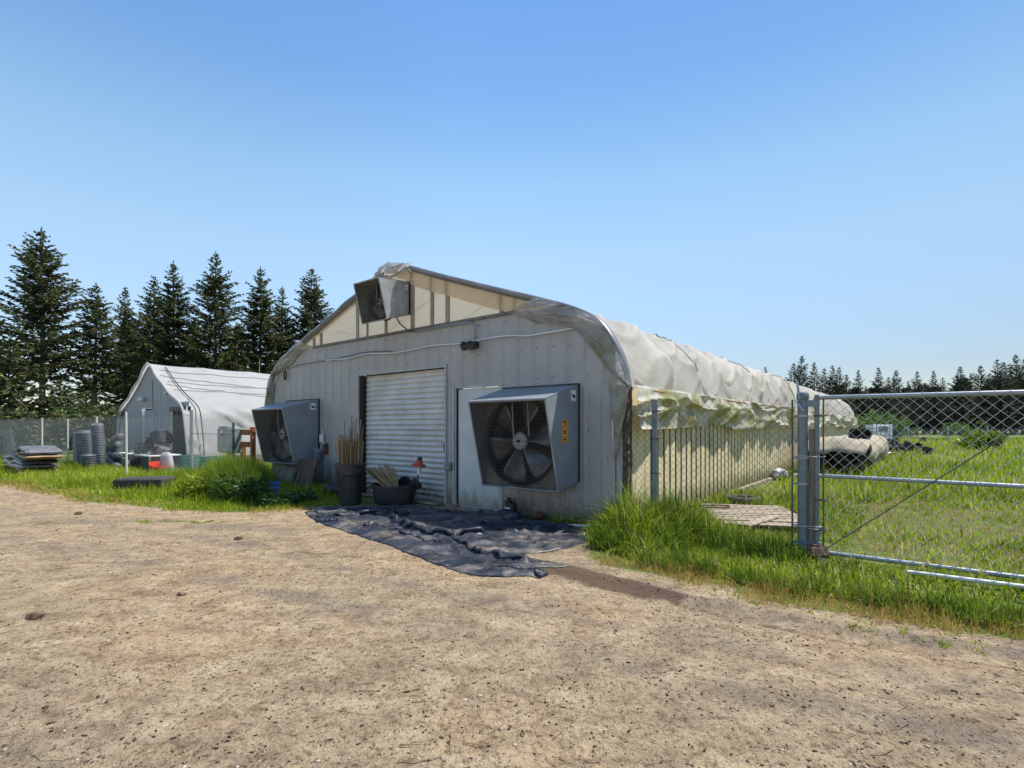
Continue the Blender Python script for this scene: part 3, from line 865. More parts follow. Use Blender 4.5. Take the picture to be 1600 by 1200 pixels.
# ------------------------------------------------------------------ exhaust fans
def make_fan(name, label, u0, u1, zt_w, zb_w, zt_f, zb_f, vt, vb, rad, mhouse, sticker=True, warn=False, seed=1, logo_r=.13, fr=.50):
    cu = (u0 + u1) / 2
    t = thing(name, label, 'fan', W(cu, 0, 0), BROT, 'exhaust fans on the grey front wall')
    hw = (u1 - u0) / 2
    A = (-hw, hw)
    T = .012
    mb = MB()
    # side panels, top and bottom as thin solids
    for s in (-1, 1):
        x0, x1 = (s * hw - T, s * hw) if s > 0 else (-hw, -hw + T)
        vs = []
        for x in (x0, x1):
            vs += [(x, -.005, zb_w), (x, -.005, zt_w), (x, vt, zt_f), (x, vb, zb_f)]
        mb.add(vs, [(0, 1, 2, 3), (7, 6, 5, 4), (0, 4, 5, 1), (1, 5, 6, 2), (2, 6, 7, 3), (3, 7, 4, 0)])
    mb.add([(-hw - .004, -.005, zt_w + .004), (hw + .004, -.005, zt_w + .004), (hw + .004, vt - .006, zt_f + .004), (-hw - .004, vt - .006, zt_f + .004),
            (-hw, -.005, zt_w - T), (hw, -.005, zt_w - T), (hw, vt, zt_f - T), (-hw, vt, zt_f - T)],
           [(0, 1, 2, 3), (7, 6, 5, 4), (0, 4, 5, 1), (1, 5, 6, 2), (2, 6, 7, 3), (3, 7, 4, 0)])
    mb.add([(-hw, -.005, zb_w + T), (hw, -.005, zb_w + T), (hw, vb, zb_f + T), (-hw, vb, zb_f + T),
            (-hw, -.005, zb_w), (hw, -.005, zb_w), (hw, vb, zb_f), (-hw, vb, zb_f)],
           [(0, 3, 2, 1), (7, 4, 5, 6), (0, 1, 5, 4), (1, 2, 6, 5), (2, 3, 7, 6), (3, 0, 4, 7)])
    h = obj('housing', mb, mhouse, t)
    obj('gasket', MB().box(-hw - .012, -hw - .002, -.03, -.003, zb_w, zt_w + .012).box(hw + .002, hw + .014, -.035, -.003, zb_w, zt_w + .012).box(-hw - .012, hw + .014, -.03, -.003, zt_w + .006, zt_w + .018), MT['ink'], t)
    # front rim
    rim = MB()
    F = lambda x, f: (x, vt + (vb - vt) * f, zt_f + (zb_f - zt_f) * f)
    for (a_, b_) in ((F(-hw + .012, 0.01), F(hw - .012, .01)), (F(-hw + .012, .99), F(hw - .012, .99)), (F(-hw + .012, .01), F(-hw + .012, .99)), (F(hw - .012, .01), F(hw - .012, .99))):
        rim.tube([a_, b_], .013, 4)
    obj('rim', rim, MT['galv_old'], t)
    # orifice plate with round opening, in the vertical plane v = -fr
    vp = -fr; cz = (zt_w + zb_w) / 2 - .03
    ztop = zt_w + (zt_f - zt_w) * (fr / abs(vt)) - T - .003
    zbot = zb_w + (zb_f - zb_w) * (fr / abs(vb)) + T + .003
    cz = (ztop + zbot) / 2
    rr = min(rad, (ztop - zbot) / 2 - .01, hw - .025)
    ring = []; sq = []
    N = 64
    for k in range(N):
        a_ = 2 * math.pi * k / N
        cx, sx = math.cos(a_), math.sin(a_)
        ring.append((rr * cx, vp, cz + rr * sx))
        kx = (hw - T - .002) / max(abs(cx), 1e-6); kz = ((ztop - cz)) / max(abs(sx), 1e-6)
        kk = min(kx, kz); sq.append((kk * cx, vp, cz + kk * sx))
    lip = [(rr * 1.0 * math.cos(2 * math.pi * k / N), vp - .05, cz + rr * math.sin(2 * math.pi * k / N)) for k in range(N)]
    back = [(rr * 1.0 * math.cos(2 * math.pi * k / N), vp + .16, cz + rr * math.sin(2 * math.pi * k / N)) for k in range(N)]
    obj('orifice_plate', MB().grid([sq, ring], closed=True), MT['fan_in'], t)
    obj('shroud', MB().grid([lip, back], closed=True), MT['black'], t, 'all', solid=.014)
    obj('back_shutter', MB().box(-hw + .03, hw - .03, -.05, -.03, zb_w + .03, zt_w - .03), MT['ink'], t)
    # blades
    rnd = random.Random(seed)
    ph = rnd.random()
    hub = obj('hub', MB().lathe([(0, -.03), (.11 * rr / .6, -.03), (.125 * rr / .6, -.015), (.125 * rr / .6, .02), (0, .02)], 28, c=(0, vp - .0, cz), M=Matrix.Rotation(R(90), 4, 'X') @ Matrix.Rotation(math.pi, 4, 'X')), MT['galv_old'], t, True)
    obj('bolt', MB().lathe([(0, -.06), (.016, -.06), (.022, -.03), (.022, .02)], 10, c=(0, vp - .015, cz), M=Matrix.Rotation(R(-90), 4, 'X')), MT['ink'], hub)
    nb = 6
    for k in range(nb):
        a0 = 2 * math.pi * (k + ph) / nb
        rows = []
        for q in range(9):
            f = q / 8; r_ = .09 * rr / .6 + (rr * .965 - .09 * rr / .6) * f
            wdt = (.30 + .28 * math.sin(f * 2.3)) * (1.0)
            row = []
            for s in range(7):
                g = s / 6 - .5
                an = a0 + g * wdt * 1.25
                row.append((r_ * math.cos(an), vp + .05 + g * (.17 - .07 * f), cz + r_ * math.sin(an)))
            rows.append(row)
        obj('blade', MB().grid(rows), MT['blade'], t, 'all', solid=.004)
    st = MB()
    for x in (-.10, .16):
        st.tube([(x * rr / .6, vp - .06, cz + rr * (.98)), (x * rr / .6 + .03, vp - .06, cz + rr * .12)], .012, 5)
    obj('strut', st, MT['galv_old'], t)
    obj('crossbar', MB().box(-rr, rr, vp + .14, vp + .17, cz - .03, cz + .03), MT['fan_in'], t)
    # wire guard over the sloping opening
    g = MB()
    nvx = int(2 * hw / .0275); nhz = int(math.dist(F(0, 0)[1:], F(0, 1)[1:]) / .055)
    for k in range(1, nvx):
        x = -hw + 2 * hw * k / nvx
        g.tube([F(x, .01), F(x, .99)], .0026, 3, False)
    for k in range(1, nhz):
        a_, b_ = F(-hw + .01, k / nhz), F(hw - .01, k / nhz)
        g.tube([a_, b_], .003, 3, False)
    obj('wire_guard', g, MT['wire_old'], t)
    # stickers on the right panel
    if sticker:
        sx = hw + .0015
        zc = zt_w - logo_r * (1.3 if hw > .5 else 1.15); vc = -.13 * hw / .7
        wv, hz_ = .10 * hw / .7, .075 * hw / .7
        if warn is None: pass
        lb = obj('label', MB().add([(sx, vc - wv, zc - hz_), (sx, vc + wv * .3, zc - hz_), (sx, vc + wv * .3, zc + hz_), (sx, vc - wv, zc + hz_)], [(0, 1, 2, 3)]), MT['sticker_w'], t, label='small white sticker with black mark')
        sx2 = sx + .002
        obj('mark', MB().add([(sx2, vc - wv * .75, zc - hz_ * .25), (sx2, vc + wv * .1, zc - hz_ * .55), (sx2, vc + wv * .15, zc + hz_ * .1), (sx2, vc - wv * .4, zc + hz_ * .1), (sx2, vc - wv * .75, zc + hz_ * .5)], [(0, 1, 2, 3, 4)]), MT['ink'], lb)
    if warn:
        sx = hw + .0015
        v0_, v1_, z0, z1 = -.46, -.33, 1.18, 1.50
        lb = obj('warning_label', MB().add([(sx, v0_, z0), (sx, v1_, z0), (sx, v1_, z1), (sx, v0_, z1)], [(0, 1, 2, 3)]), MT['sticker'], t, label='orange warning sticker with black print')
        mk = MB(); s2 = sx + .002

        def q(a_, b_, c_, d_): mk.add([(s2, a_, c_), (s2, b_, c_), (s2, b_, d_), (s2, a_, d_)], [(0, 1, 2, 3)])
        q(-.445, -.345, 1.455, 1.463); q(-.435, -.355, 1.47, 1.484)
        for a_, b_ in (((-.43, 1.385), (-.36, 1.385)), ((-.43, 1.385), (-.395, 1.435)), ((-.36, 1.385), (-.395, 1.435))):
            mk.tube([(s2, *a_), (s2, *b_)], .0025, 4)
        q(-.425, -.365, 1.32, 1.335); q(-.43, -.36, 1.30, 1.312); q(-.42, -.37, 1.335, 1.35)
        q(-.42, -.37, 1.245, 1.258); q(-.435, -.355, 1.215, 1.232); q(-.44, -.35, 1.19, 1.195)
        obj('print', mk, MT['ink'], lb)
    return t


make_fan('exhaust_fan', 'big galvanised box fan with wire guard and orange sticker, right of the white side door', 2.73, 4.14, 2.02, .60, 1.78, .49, -.87, -.55, .65, MT['galv'], True, True, 3)
make_fan('exhaust_fan', 'galvanised box fan at the left end of the front wall above leaning boards', -4.12, -2.72, 2.03, .60, 1.80, .57, -.88, -.60, .65, MT['galv'], True, False, 8)
make_fan('exhaust_fan', 'small dull metal box fan high in the gable under the ridge', -.36, .41, 4.16, 3.54, 4.10, 3.37, -.73, -.54, .33, MT['galv_old'], True, False, 5, .10, .40)


# ------------------------------------------------------------------ second greenhouse, far left
C2 = (-14.05, .1)
g2 = thing('greenhouse', 'smaller pale grey greenhouse with white sheet roof at the left behind the fence', 'greenhouse', W(*C2), BROT)
PR2 = smoothline([(0, 3.72), (.45, 3.50), (1.3, 2.98), (2.1, 2.56), (2.95, 2.20), (3.35, 1.95), (3.52, 1.5), (3.68, .8), (3.72, .42)], 50)
ph2 = lambda u_: np.interp(abs(u_), PR2[:30, 0], PR2[:30, 1])
full2 = np.vstack([np.stack([-PR2[::-1, 0], PR2[::-1, 1]], 1)[:-1], PR2])
L2 = 17.0
v2 = np.linspace(-.1, L2, 150)
rows = []
for v_ in v2:
    sg = abs(math.sin(math.pi * (v_ + .1) / 1.83)) ** .7
    row = []
    for i, (a_, c_) in enumerate(full2):
        k = 1 - .022 * sg - .035 * float(vnoise(v_ * 1.2 + c_, c_ * 1.5, 31)) + .03 * (1 - abs(2 * float(vnoise(v_ * .9 + c_ * 1.4, c_ * .8, 36)) - 1)) ** 5 * (1 if v_ > 0 else 0)
        row.append((a_ * k, v_, c_ * (1 - .010 * sg) - (.05 * float(vnoise(v_ * .9, i * .05, 33)) if i in (0, len(full2) - 1) else 0)))
    rows.append(row)
obj('roof_cover', MB().grid(rows), MT['roof2'], g2, 'all')
mb = MB()
for (v0, v1, i0, i1) in ((.15, 16.5, .56, .60), (.1, 9.5, .60, .735), (.2, 16.5, .64, .70), (.2, 16.5, .70, .70), (.1, 5.5, .66, .76)):
    pts = []
    for t in np.linspace(0, 1, 30):
        r_ = rows[int((v0 + (v1 - v0) * t + .1) / (L2 + .1) * 149)]
        c_ = r_[int((i0 + (i1 - i0) * t) * (len(r_) - 1))]
        pts.append((c_[0] * 1.002 + .012, c_[1], c_[2] + .014))
    mb.tube(pts, .009, 4)
obj('roof_rope', mb, MT['wire_old'], g2)
fu2 = [-3.52, -3.5, -2.55, -.95, .20, 1.62, 1.64, 3.0, 3.5]
mb = MB()
xs = np.arange(-3.5, 3.51, .1)
for a0, a1 in zip(xs[:-1], xs[1:]):
    mid = (a0 + a1) / 2
    vb_ = -.012 if int(round((mid + 3.5) * 10)) % 3 == 0 else 0
    zb = 0
    if mid < -2.6: zb = 2.0
    if -.95 < mid < .2: zb = 2.08
    if mid > 1.8: zb = 2.08
    t0, t1 = float(ph2(a0)) - .03, float(ph2(a1)) - .03
    if min(t0, t1) > zb:
        mb.grid([[(a0, vb_, zb), (a1, vb_, zb)], [(a0, vb_, t0), (a1, vb_, t1)]])
obj('front_wall', mb, MT['wall2'], g2, solid=.01)
dr = obj('door', MB().bev(-.82, .14, .04, .08, .03, 2.02, .005), MT['wall2'], g2)
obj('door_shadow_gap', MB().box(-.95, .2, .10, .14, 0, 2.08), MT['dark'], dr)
for x0, x1, z1 in ((-3.45, -2.62, 2.0), (1.82, 3.3, 2.08)):
    op = obj('vent_opening', MB().box(x0, x1, .10, .13, .1, z1), MT['dark'], g2)
    mb = MB()
    cells = []
    nx_ = int((x1 - x0) / .03)
    fr_ = []
    for k in range(nx_ + 1):
        x = x0 + (x1 - x0) * k / nx_
        fr_.append((x, z1 - .10 - .16 * float(vnoise(k * .6, 0, 5)) - .1 * (k % 3 == 0)))
    mb.grid([[(x, .0, z1 + .02) for x, z in fr_], [(x, -.02, z) for x, z in fr_]])
    obj('torn_shade', mb, MT['black'], op)
    mm_ = MB()
    for k in range(int((x1 - x0) / .12)):
        x = x0 + .06 + .12 * k
        mm_.tube([(x, .03, .1), (x, .03, z1 - .02)], .003, 3)
    for k in range(16):
        z = .15 + k * .12
        mm_.tube([(x0, .035, z), (x1, .035, z)], .003, 3)
    obj('grille', mm_, MT['wire_old'], op)
obj('sheet_seam', MB().box(.20, .215, -.02, -.01, 2.08, 3.1), MT['ink'], g2)
# roof edge rolls
mb = MB()
ed = [(a_ * 1.005, -.12 + .02 * math.sin(a_ * 5), c_ + .01) for a_, c_ in full2]
mb.tube(ed, .035, 6)
obj('edge_roll', mb, MT['roof2'], g2, 'all')
mb = MB()
mb.tube([(a_ * .97, -.06, c_ * .97) for a_, c_ in full2[6:-6]], .02, 5)
obj('front_hoop', mb, MT['pipe'], g2, 'all')
obj('side_hoop', MB().tube([(a_ * 1.012 + .02, .35, c_ + .02) for a_, c_ in full2[52:]], .018, 5), MT['ink'], g2, 'all')
obj('base_board', MB().box(3.62, 3.68, 0, L2, 0, .42).box(-3.68, -3.62, 0, L2, 0, .42), MT['ply'], g2)
rows = [[(float(u_), L2, 0) for u_ in np.linspace(-3.6, 3.6, 30)], [(float(u_), L2, float(np.interp(abs(u_), PR2[:, 0], PR2[:, 1]))) for u_ in np.linspace(-3.6, 3.6, 30)]]
obj('end_sheet', MB().grid(rows), MT['roof2'], g2)
for u_, z_, s in ((-.62, 2.42, 1.0), (1.62, 2.56, .55)):
    f = thing('floodlight', ('white twin head security light above the smaller greenhouse door' if s == 1 else 'tiny white security lamp high on the right of the smaller greenhouse front'), 'light', W(C2[0] + u_, C2[1] - .02, z_), BROT)
    obj('base_plate', MB().box(-.05 * s, .05 * s, -.04, .0, -.06 * s, .06 * s), MT['white'], f)
    for k in ((-1, 1) if s == 1 else (1,)):
        M = Matrix.Translation((k * .14 * s, -.12 * s, 0)) @ Matrix.Rotation(R(k * 25), 4, 'Y') @ Matrix.Rotation(R(70), 4, 'X')
        obj('lamp_head', MB().lathe([(0, -.09 * s), (.06 * s, -.08 * s), (.09 * s, .05 * s), (.085 * s, .07 * s), (0, .06 * s)], 14, M=M), MT['white'], f, 'all')
        obj('arm', MB().tube([(0, -.02, 0), (k * .10 * s, -.09 * s, 0)], .014, 5), MT['white'], f)


# ------------------------------------------------------------------ wire fences
def chain(L, z0, z1, d, r, knuckles=True, wob=.0, seed=0):
    """chain-link: zigzag wires, each running the height of the fence"""
    mb = MB(); rnd = random.Random(seed)
    h = z1 - z0; s0 = -h
    nl = int((L + h) / d)
    for k in range(nl + 1):
        s = s0 + k * d
        for di in (1, -1):
            a_ = s if di > 0 else s + h
            b_ = s + h if di > 0 else s
            p, q = [a_, z0], [b_, z1]
            # clip to 0..L
            if p[0] == q[0]: continue
            def clip(P, Q, X):
                t = (X - P[0]) / (Q[0] - P[0]); return [X, P[1] + (Q[1] - P[1]) * t]
            if min(p[0], q[0]) >= L or max(p[0], q[0]) <= 0: continue
            if p[0] < 0: p = clip(p, q, 0)
            if q[0] < 0: q = clip(q, p, 0)
            if p[0] > L: p = clip(p, q, L)
            if q[0] > L: q = clip(q, p, L)
            nseg = max(1, int(abs(q[1] - p[1]) / .25)) if wob else 1
            pts = []
            for i in range(nseg + 1):
                t = i / nseg; x = p[0] + (q[0] - p[0]) * t; z = p[1] + (q[1] - p[1]) * t
                dx = wob * (float(vnoise(x * 1.6, z * 1.6, seed)) - .5); dy = wob * 1.2 * (float(vnoise(x * .9, z * .9, seed + 5)) - .5)
                pts.append((x + dx, di * r * .9 + dy, z))
            mb.tube(pts, r, 3, False)
            if knuckles and di > 0 and 0 < b_ < L:
                mb.tube([(b_, 0, z1 - .004), (b_ + .004, 0, z1 + .03)], r * 1.2, 3)
    return mb


FV = -.115
gp = thing('gate_post', 'thick galvanised gate post with domed cap at the left end of the gate', 'post', W(7.035, FV), BROT)
obj('tube', MB().tube([(0, 0, -.05), (0, 0, 1.745)], .052, 20), MT['post'], gp, True)
obj('cap', MB().lathe([(.058, 1.70), (.062, 1.705), (.062, 1.755), (.05, 1.775), (0, 1.785)], 20), MT['post'], gp, True)
obj('gate_hinge', MB().box(.04, .16, -.03, .03, 1.62, 1.69).tube([(.13, 0, 1.60), (.13, 0, 1.71)], .03, 10), MT['post'], gp)
obj('gate_hinge', MB().box(.03, .17, -.03, .03, .10, .16), MT['post'], gp)
# wire arm fixed to the top of the post
obj('latch_arm', MB().tube([(-.055, -.02, 1.90), (-.035, -.04, 1.80), (-.02, -.055, 1.70)], .012, 8).tube([(-.045, -.06, 1.68), (.01, -.075, 1.57)], .014, 8), MT['pipe'], gp)
for z in (.32, .78, 1.06, 1.52):
    obj('band', MB().lathe([(.056, z - .012), (.059, z - .012), (.059, z + .012), (.056, z + .012)], 18).tube([(-.05, 0, z), (-.10, -.005, z)], .012, 6), MT['pipe'], gp)
wp = one('timber_post', MB().bev(-.048, .048, -.045, .045, -.05, 1.385, .006, Matrix.Rotation(R(.5), 4, 'Y')), MT['wood'], 'weathered timber post tied beside the galvanised gate post', 'post', W(7.128, FV + .05), BROT)
tw = one('tie_wire', MB().tube([(-.13, -.06, 1.075), (-.06, -.075, 1.085), (.04, -.07, 1.08), (.14, -.04, 1.08), (.145, .08, 1.08)], .006, 5).tube([(-.13, -.06, 1.065), (-.1, -.062, 1.06), (0, -.066, 1.058)], .006, 5),
         MT['wire'], 'wire tie looped round the timber and metal gate posts, upper one', 'wire', W(7.09, FV), BROT)
tw2 = one('tie_wire', MB().tube([(-.12, -.06, .33), (-.06, -.073, .325), (.02, -.065, .33), (.12, -.02, .325), (.10, -.05, .30), (.0, -.06, .305)], .006, 5),
          MT['wire'], 'wire tie looped round the timber and metal gate posts, lower one', 'wire', W(7.09, FV), BROT)
# strap at the foot
one('strap', MB().tube([(-.10, -.08, .16), (0, -.11, .10), (.12, -.13, .04), (.20, -.14, .0)], [.012, .02, .025, .018], 6), MT['post'], 'bent metal strap at the foot of the gate post', 'strap', W(7.06, FV), BROT)
one('boulder', MB().lathe([(0, -.05), (.11, -.02), (.13, .05), (.10, .11), (.04, .14), (0, .14)], 9, sx=1.1), MT['bark'], 'dark block lying at the foot of the gate post', 'block', W(7.16, FV - .05), BROT + .4)

# short fence from the wall corner to the gate post
FE = thing('chain_link_fence', 'short chain link fence between the greenhouse corner and the gate post', 'fence', W(4.93, FV), BROT)
obj('mesh', chain(2.03, .02, 1.70, .088, .0019, True, .03, 2), MT['wire_old'], FE)
obj('post', MB().tube([(.41, 0, -.05), (.41, 0, 1.745)], .036, 16).lathe([(.038, 1.74), (.038, 1.755), (.02, 1.77), (0, 1.772)], 14, c=(.41, 0, 0)), MT['post'], FE, True)
obj('tension_bar', MB().tube([(2.005, -.01, .02), (2.005, -.01, 1.70)], .010, 6), MT['wire_old'], FE)
obj('top_wire', MB().tube([(.0, 0, 1.62), (1.0, .0, 1.60), (2.0, 0, 1.62)], .003, 4), MT['wire_old'], FE)
for z in (.35, .8, 1.25, 1.6):
    obj('band', MB().lathe([(.04, z - .010), (.042, z - .010), (.042, z + .010), (.04, z + .010)], 14, c=(.41, 0, 0)).tube([(.45, 0, z), (.49, 0, z)], .008, 5), MT['wire_old'], FE)

# gate
GT = thing('gate', 'wide galvanised chain link field gate at the right with diagonal brace rod', 'gate', W(7.17, FV), BROT)
gl = 3.6; gz = 1.715
fr = MB()
fr.tube([(0, 0, -.0), (0, 0, gz + .03)], .024, 12)
obj('stile', fr, MT['post'], GT, True)
obj('stile', MB().tube([(1.93, 0, 0.05), (1.93, 0, gz)], .022, 12), MT['post'], GT, True)
obj('top_rail', MB().tube([(0.02, 0, gz), (gl, 0, gz - .02)], .0235, 12), MT['pipe'], GT, True)
obj('mid_rail', MB().tube([(0.02, 0, .875), (gl, 0, .865)], .021, 12), MT['pipe'], GT, True)
obj('bottom_rail', MB().tube([(0.02, 0, .055), (gl, 0, .07)], .024, 12), MT['pipe'], GT, True)
obj('tension_bar', MB().tube([(.062, -.012, .03), (.062, -.012, gz - .01)], .009, 6), MT['wire_old'], GT)
obj('brace_rod', MB().tube([(.05, -.03, .07), (1.92, -.03, 1.70)], .006, 6), MT['wire_old'], GT)
o = obj('mesh', chain(gl - .08, .03, gz, .1035, .0027, True, .018, 7), MT['wire'], GT); o.location = (.06, -.008, 0)
for z in (.12, .30, .62, 1.12, 1.52):
    obj('band', MB().box(-.03, .075, -.03, -.02, z - .012, z + .012).tube([(.05, -.035, z), (.10, -.035, z)], .008, 5), MT['wire_old'], GT)
one('pole', MB().tube([W(7.95, -.47, .05), W(9.5, -.46, .07), W(12, -.42, .07)], .020, 10), MT['white'], 'whitish pipe lying in the grass in front of the gate', 'pipe', smooth=True)

# long wire fence on the left
LF = thing('chain_link_fence', 'long grey chain link fence running off to the left in front of the smaller greenhouse', 'fence', W(-7.61, -.9), BROT)
mesh = chain(30, .04, 1.72, .085, .0020, False, .02, 4)
LFang = math.atan2(.6, 6.5)
Mx = Matrix.Rotation(math.pi + LFang, 4, 'Z')
mesh.v = [tuple(Mx @ Vector(p)) for p in mesh.v]
obj('mesh', mesh, MT['pipe'], LF)
m2 = chain(2.6, .04, 1.60, .085, .0023, True, .02, 5)
obj('mesh', m2, MT['wire'], LF)
obj('top_wire', MB().tube([(0, 0, 1.22), (2.6, 0, 1.22)], .006, 4), MT['wire_old'], LF)
obj('bottom_wire', MB().tube([(0, 0, 1.72), *[tuple(Mx @ Vector((s, 0, 1.72 + .03 * math.sin(s * 1.3)))) for s in np.linspace(.5, 30, 30)]], .005, 4), MT['wire_old'], LF)
for s, r_, z_, mt in ((0, .045, 1.86, 'pipe'), (6.5, .030, 1.76, 'white'), (9.2, .025, 1.70, 'white'), (12, .03, 1.76, 'white'), (18.5, .035, 1.72, 'white'), (24, .035, 1.7, 'white')):
    p = Mx @ Vector((s, -.02, 0))
    obj('post', MB().tube([(p.x, p.y, -.05), (p.x, p.y, z_)], r_, 10), MT[mt], LF, True)
th = obj('post', MB().tube([(2.6, 0, -.05), (2.6, 0, 1.5)], .03, 10), MT['wire_old'], LF, True)
for z in (.4, .9, 1.3):
    obj('tie', MB().lathe([(.035, z - .012), (.037, z - .012), (.037, z + .012), (.035, z + .012)], 10, c=(2.6, 0, 0)), MT['ink'], LF)

# leaning white pole over the dark block
one('pole', MB().tube([W(-8.95, -2.0, .0), W(-8.80, -2.05, 1.80)], .028, 10), MT['white'], 'leaning whitish pole standing behind the black concrete block in the left verge', 'pole', smooth=True)
mb = MB(); NB = 16
rnd = random.Random(3)
mb.bev(-.56, .46, -.32, .32, -.06, .25, .035)
bl = one('concrete_block', mb, MT['rubber'], 'low black block in the left verge at the foot of the leaning pole', 'block', (-8.30, 11.75, 0), .12)
mb = MB()
for k in range(24):
    x = -.57 + 1.03 * k / 24; zz_ = .02 + .10 * rnd.random()
    mb.add([(x, -.327, .19), (x + .045, -.327, .19), (x + .045, -.335, .19 - zz_ * .5), (x, -.335, .19 - zz_)], [(0, 1, 2, 3)])
obj('ragged_cover', mb, MT['ink'], bl)

# electric meter panel on timber posts
ep = thing('electric_panel', 'grey electric box mounted on orange brown timber posts left of the big greenhouse', 'electric box', W(-6.28, -.4), BROT)
cab = obj('cabinet', MB().bev(-.45, .47, -.16, .06, .72, 1.38, .02), MT['boxgrey'], ep)
obj('lid', MB().bev(-.43, -.02, -.185, -.162, .75, 1.35, .008).bev(.0, .45, -.185, -.162, .75, 1.35, .008), MT['boxgrey'], cab)
obj('hood', MB().bev(-.40, .12, -.17, .04, 1.382, 1.42, .01), MT['boxgrey'], cab)
obj('notice', MB().box(-.22, -.12, -.19, -.187, 1.24, 1.31), MT['sticker_w'], cab)
obj('mark', MB().box(-.18, -.04, -.1915, -.189, 1.16, 1.22), MT['ink'], cab)
for x in (-.30, .40, .94):
    obj('post', MB().bev(x - .055, x + .055, .07, .17, -.05, 1.40 if x > .5 else .9, .008), MT['redwood'], ep)
for z in (1.19, .88):
    obj('rail', MB().bev(-.3, .90, .02, .066, z, z + .14, .006), MT['redwood'], ep)
for x in (-.12, .14, .24):
    obj('conduit', MB().tube([(x, -.05, 0), (x, -.05, .74)], .026, 8), MT['galv'], ep, True)

# ------------------------------------------------------------------ clutter along the left fence
def bag_stack(name, label, x0, x1, n, z0, seed, loc):
    t = thing(name, label, 'bags', loc, BROT)
    rnd = random.Random(seed); z = z0
    for k in range(n):
        th_ = .085 + rnd.random() * .03
        a_, b_ = x0 + rnd.uniform(-.08, .12), x1 + rnd.uniform(-.12, .06)
        rows = []
        for i in range(22):
            f = i / 21; x = a_ + (b_ - a_) * f
            hh = th_ * (1 - abs(2 * f - 1) ** 6) + .01
            wob = .03 * math.sin(f * 7 + k * 2.1) + .02 * math.sin(f * 15 + seed + k)
            row = []
            for j in range(12):
                an = 2 * math.pi * j / 12
                row.append((x, .42 * math.copysign(abs(math.cos(an)) ** .5, math.cos(an)), z + wob + hh * .5 + hh * .5 * math.copysign(abs(math.sin(an)) ** .7, math.sin(an))))
            rows.append(row)
        obj('bag', MB().grid(rows, True), MT[rnd.choice(['bag1', 'bag2', 'bag1', 'bag2', 'bag2', 'bag1', 'bag3'])], t, 'all')
        z += th_ * .88
    return t


bag_stack('bag_stack', 'low wide stack of flat grey and buff bags at the far left edge', -3.4, .05, 6, -.02, 1, W(-11.7, -3.3))
bag_stack('bag_stack', 'upper pile of flat pale bags lying on the low bag stack', -1.55, .25, 3, .50, 5, W(-11.7, -3.25))


def pot_column(label, u, v, r, h, mt, lean=0.0, bend=0.0, horiz=None, taper=.0):
    n = int(h / .055); prof = []
    for k in range(n):
        z = k * .055
        f = z / h
        rr = r * (1 - taper * f)
        prof += [(rr * .94, z), (rr, z + .008), (rr, z + .026), (rr * .94, z + .030)]
    prof += [(prof[-1][0], h), (r * .2, h + .01), (0, h)]
    mb = MB().lathe(prof, 18)
    if horiz is not None:
        M = Matrix.Rotation(R(horiz), 4, 'Y')
        mb.v = [tuple(M @ Vector(p)) for p in mb.v]
        zmin = min(p[2] for p in mb.v)
    else:
        mb.v = [(x + lean * z + bend * z * z, y, z) for x, y, z in mb.v]
    return mb


PC = 'nested pot stacks by the left fence'
for lab, u, v, r, h, mt, lean, bend in (
        ('short dark column of nested grey pots, left of the tall pot columns', -17.1, -1.35, .17, .85, 'pots', 0, 0),
        ('tall column of nested pots with dark top next to the fat pot column', -16.35, -1.45, .21, 1.22, 'potgrey', .0, 0),
        ('fat column of nested grey pots with pale top', -15.45, -1.5, .27, 1.27, 'potgrey', -.05, .03),
        ('fat leaning column of nested grey pots just left of the white fence post', -14.85, -1.6, .28, 1.22, 'potgrey', -.0, -.14),
        ('tallest leaning column of nested grey pots just right of the white fence post', -13.7, -1.5, .19, 1.52, 'potgrey', .02, -.14),
        ('short stack of nested pots in front of the tallest pot column', -13.15, -1.9, .20, .5, 'potgrey', 0, 0)):
    one('pot_stack', pot_column('', u, v, r, h, mt, lean, bend), MT[mt], lab, 'pots', W(u, v), BROT, PC, 'all')
for i, (lab, u, v, z, an, ln_) in enumerate((
        ('nested pot stack lying on its side, topmost of the lying stacks', -13.2, -1.2, .98, 80, .62),
        ('nested pot stack lying on its side, second from the top of the lying stacks', -13.15, -1.3, .74, 84, .78),
        ('nested pot stack lying on its side, third from the top of the lying stacks', -13.1, -1.35, .50, 92, .95),
        ('nested pot stack lying lowest of the lying stacks and tilting to the right', -12.9, -1.4, .32, 104, 1.0))):
    one('pot_stack', pot_column('', 0, 0, .115, ln_, 'potgrey', 0, 0, an), MT['potgrey'], lab, 'pots', W(u, v, z), BROT, PC, 'all')
one('crate', MB().bev(-.5, .45, -.3, .3, -.01, .42, .03), MT['pots'], 'dark block supporting the lying pot stacks', 'crate', W(-12.5, -1.0), BROT)

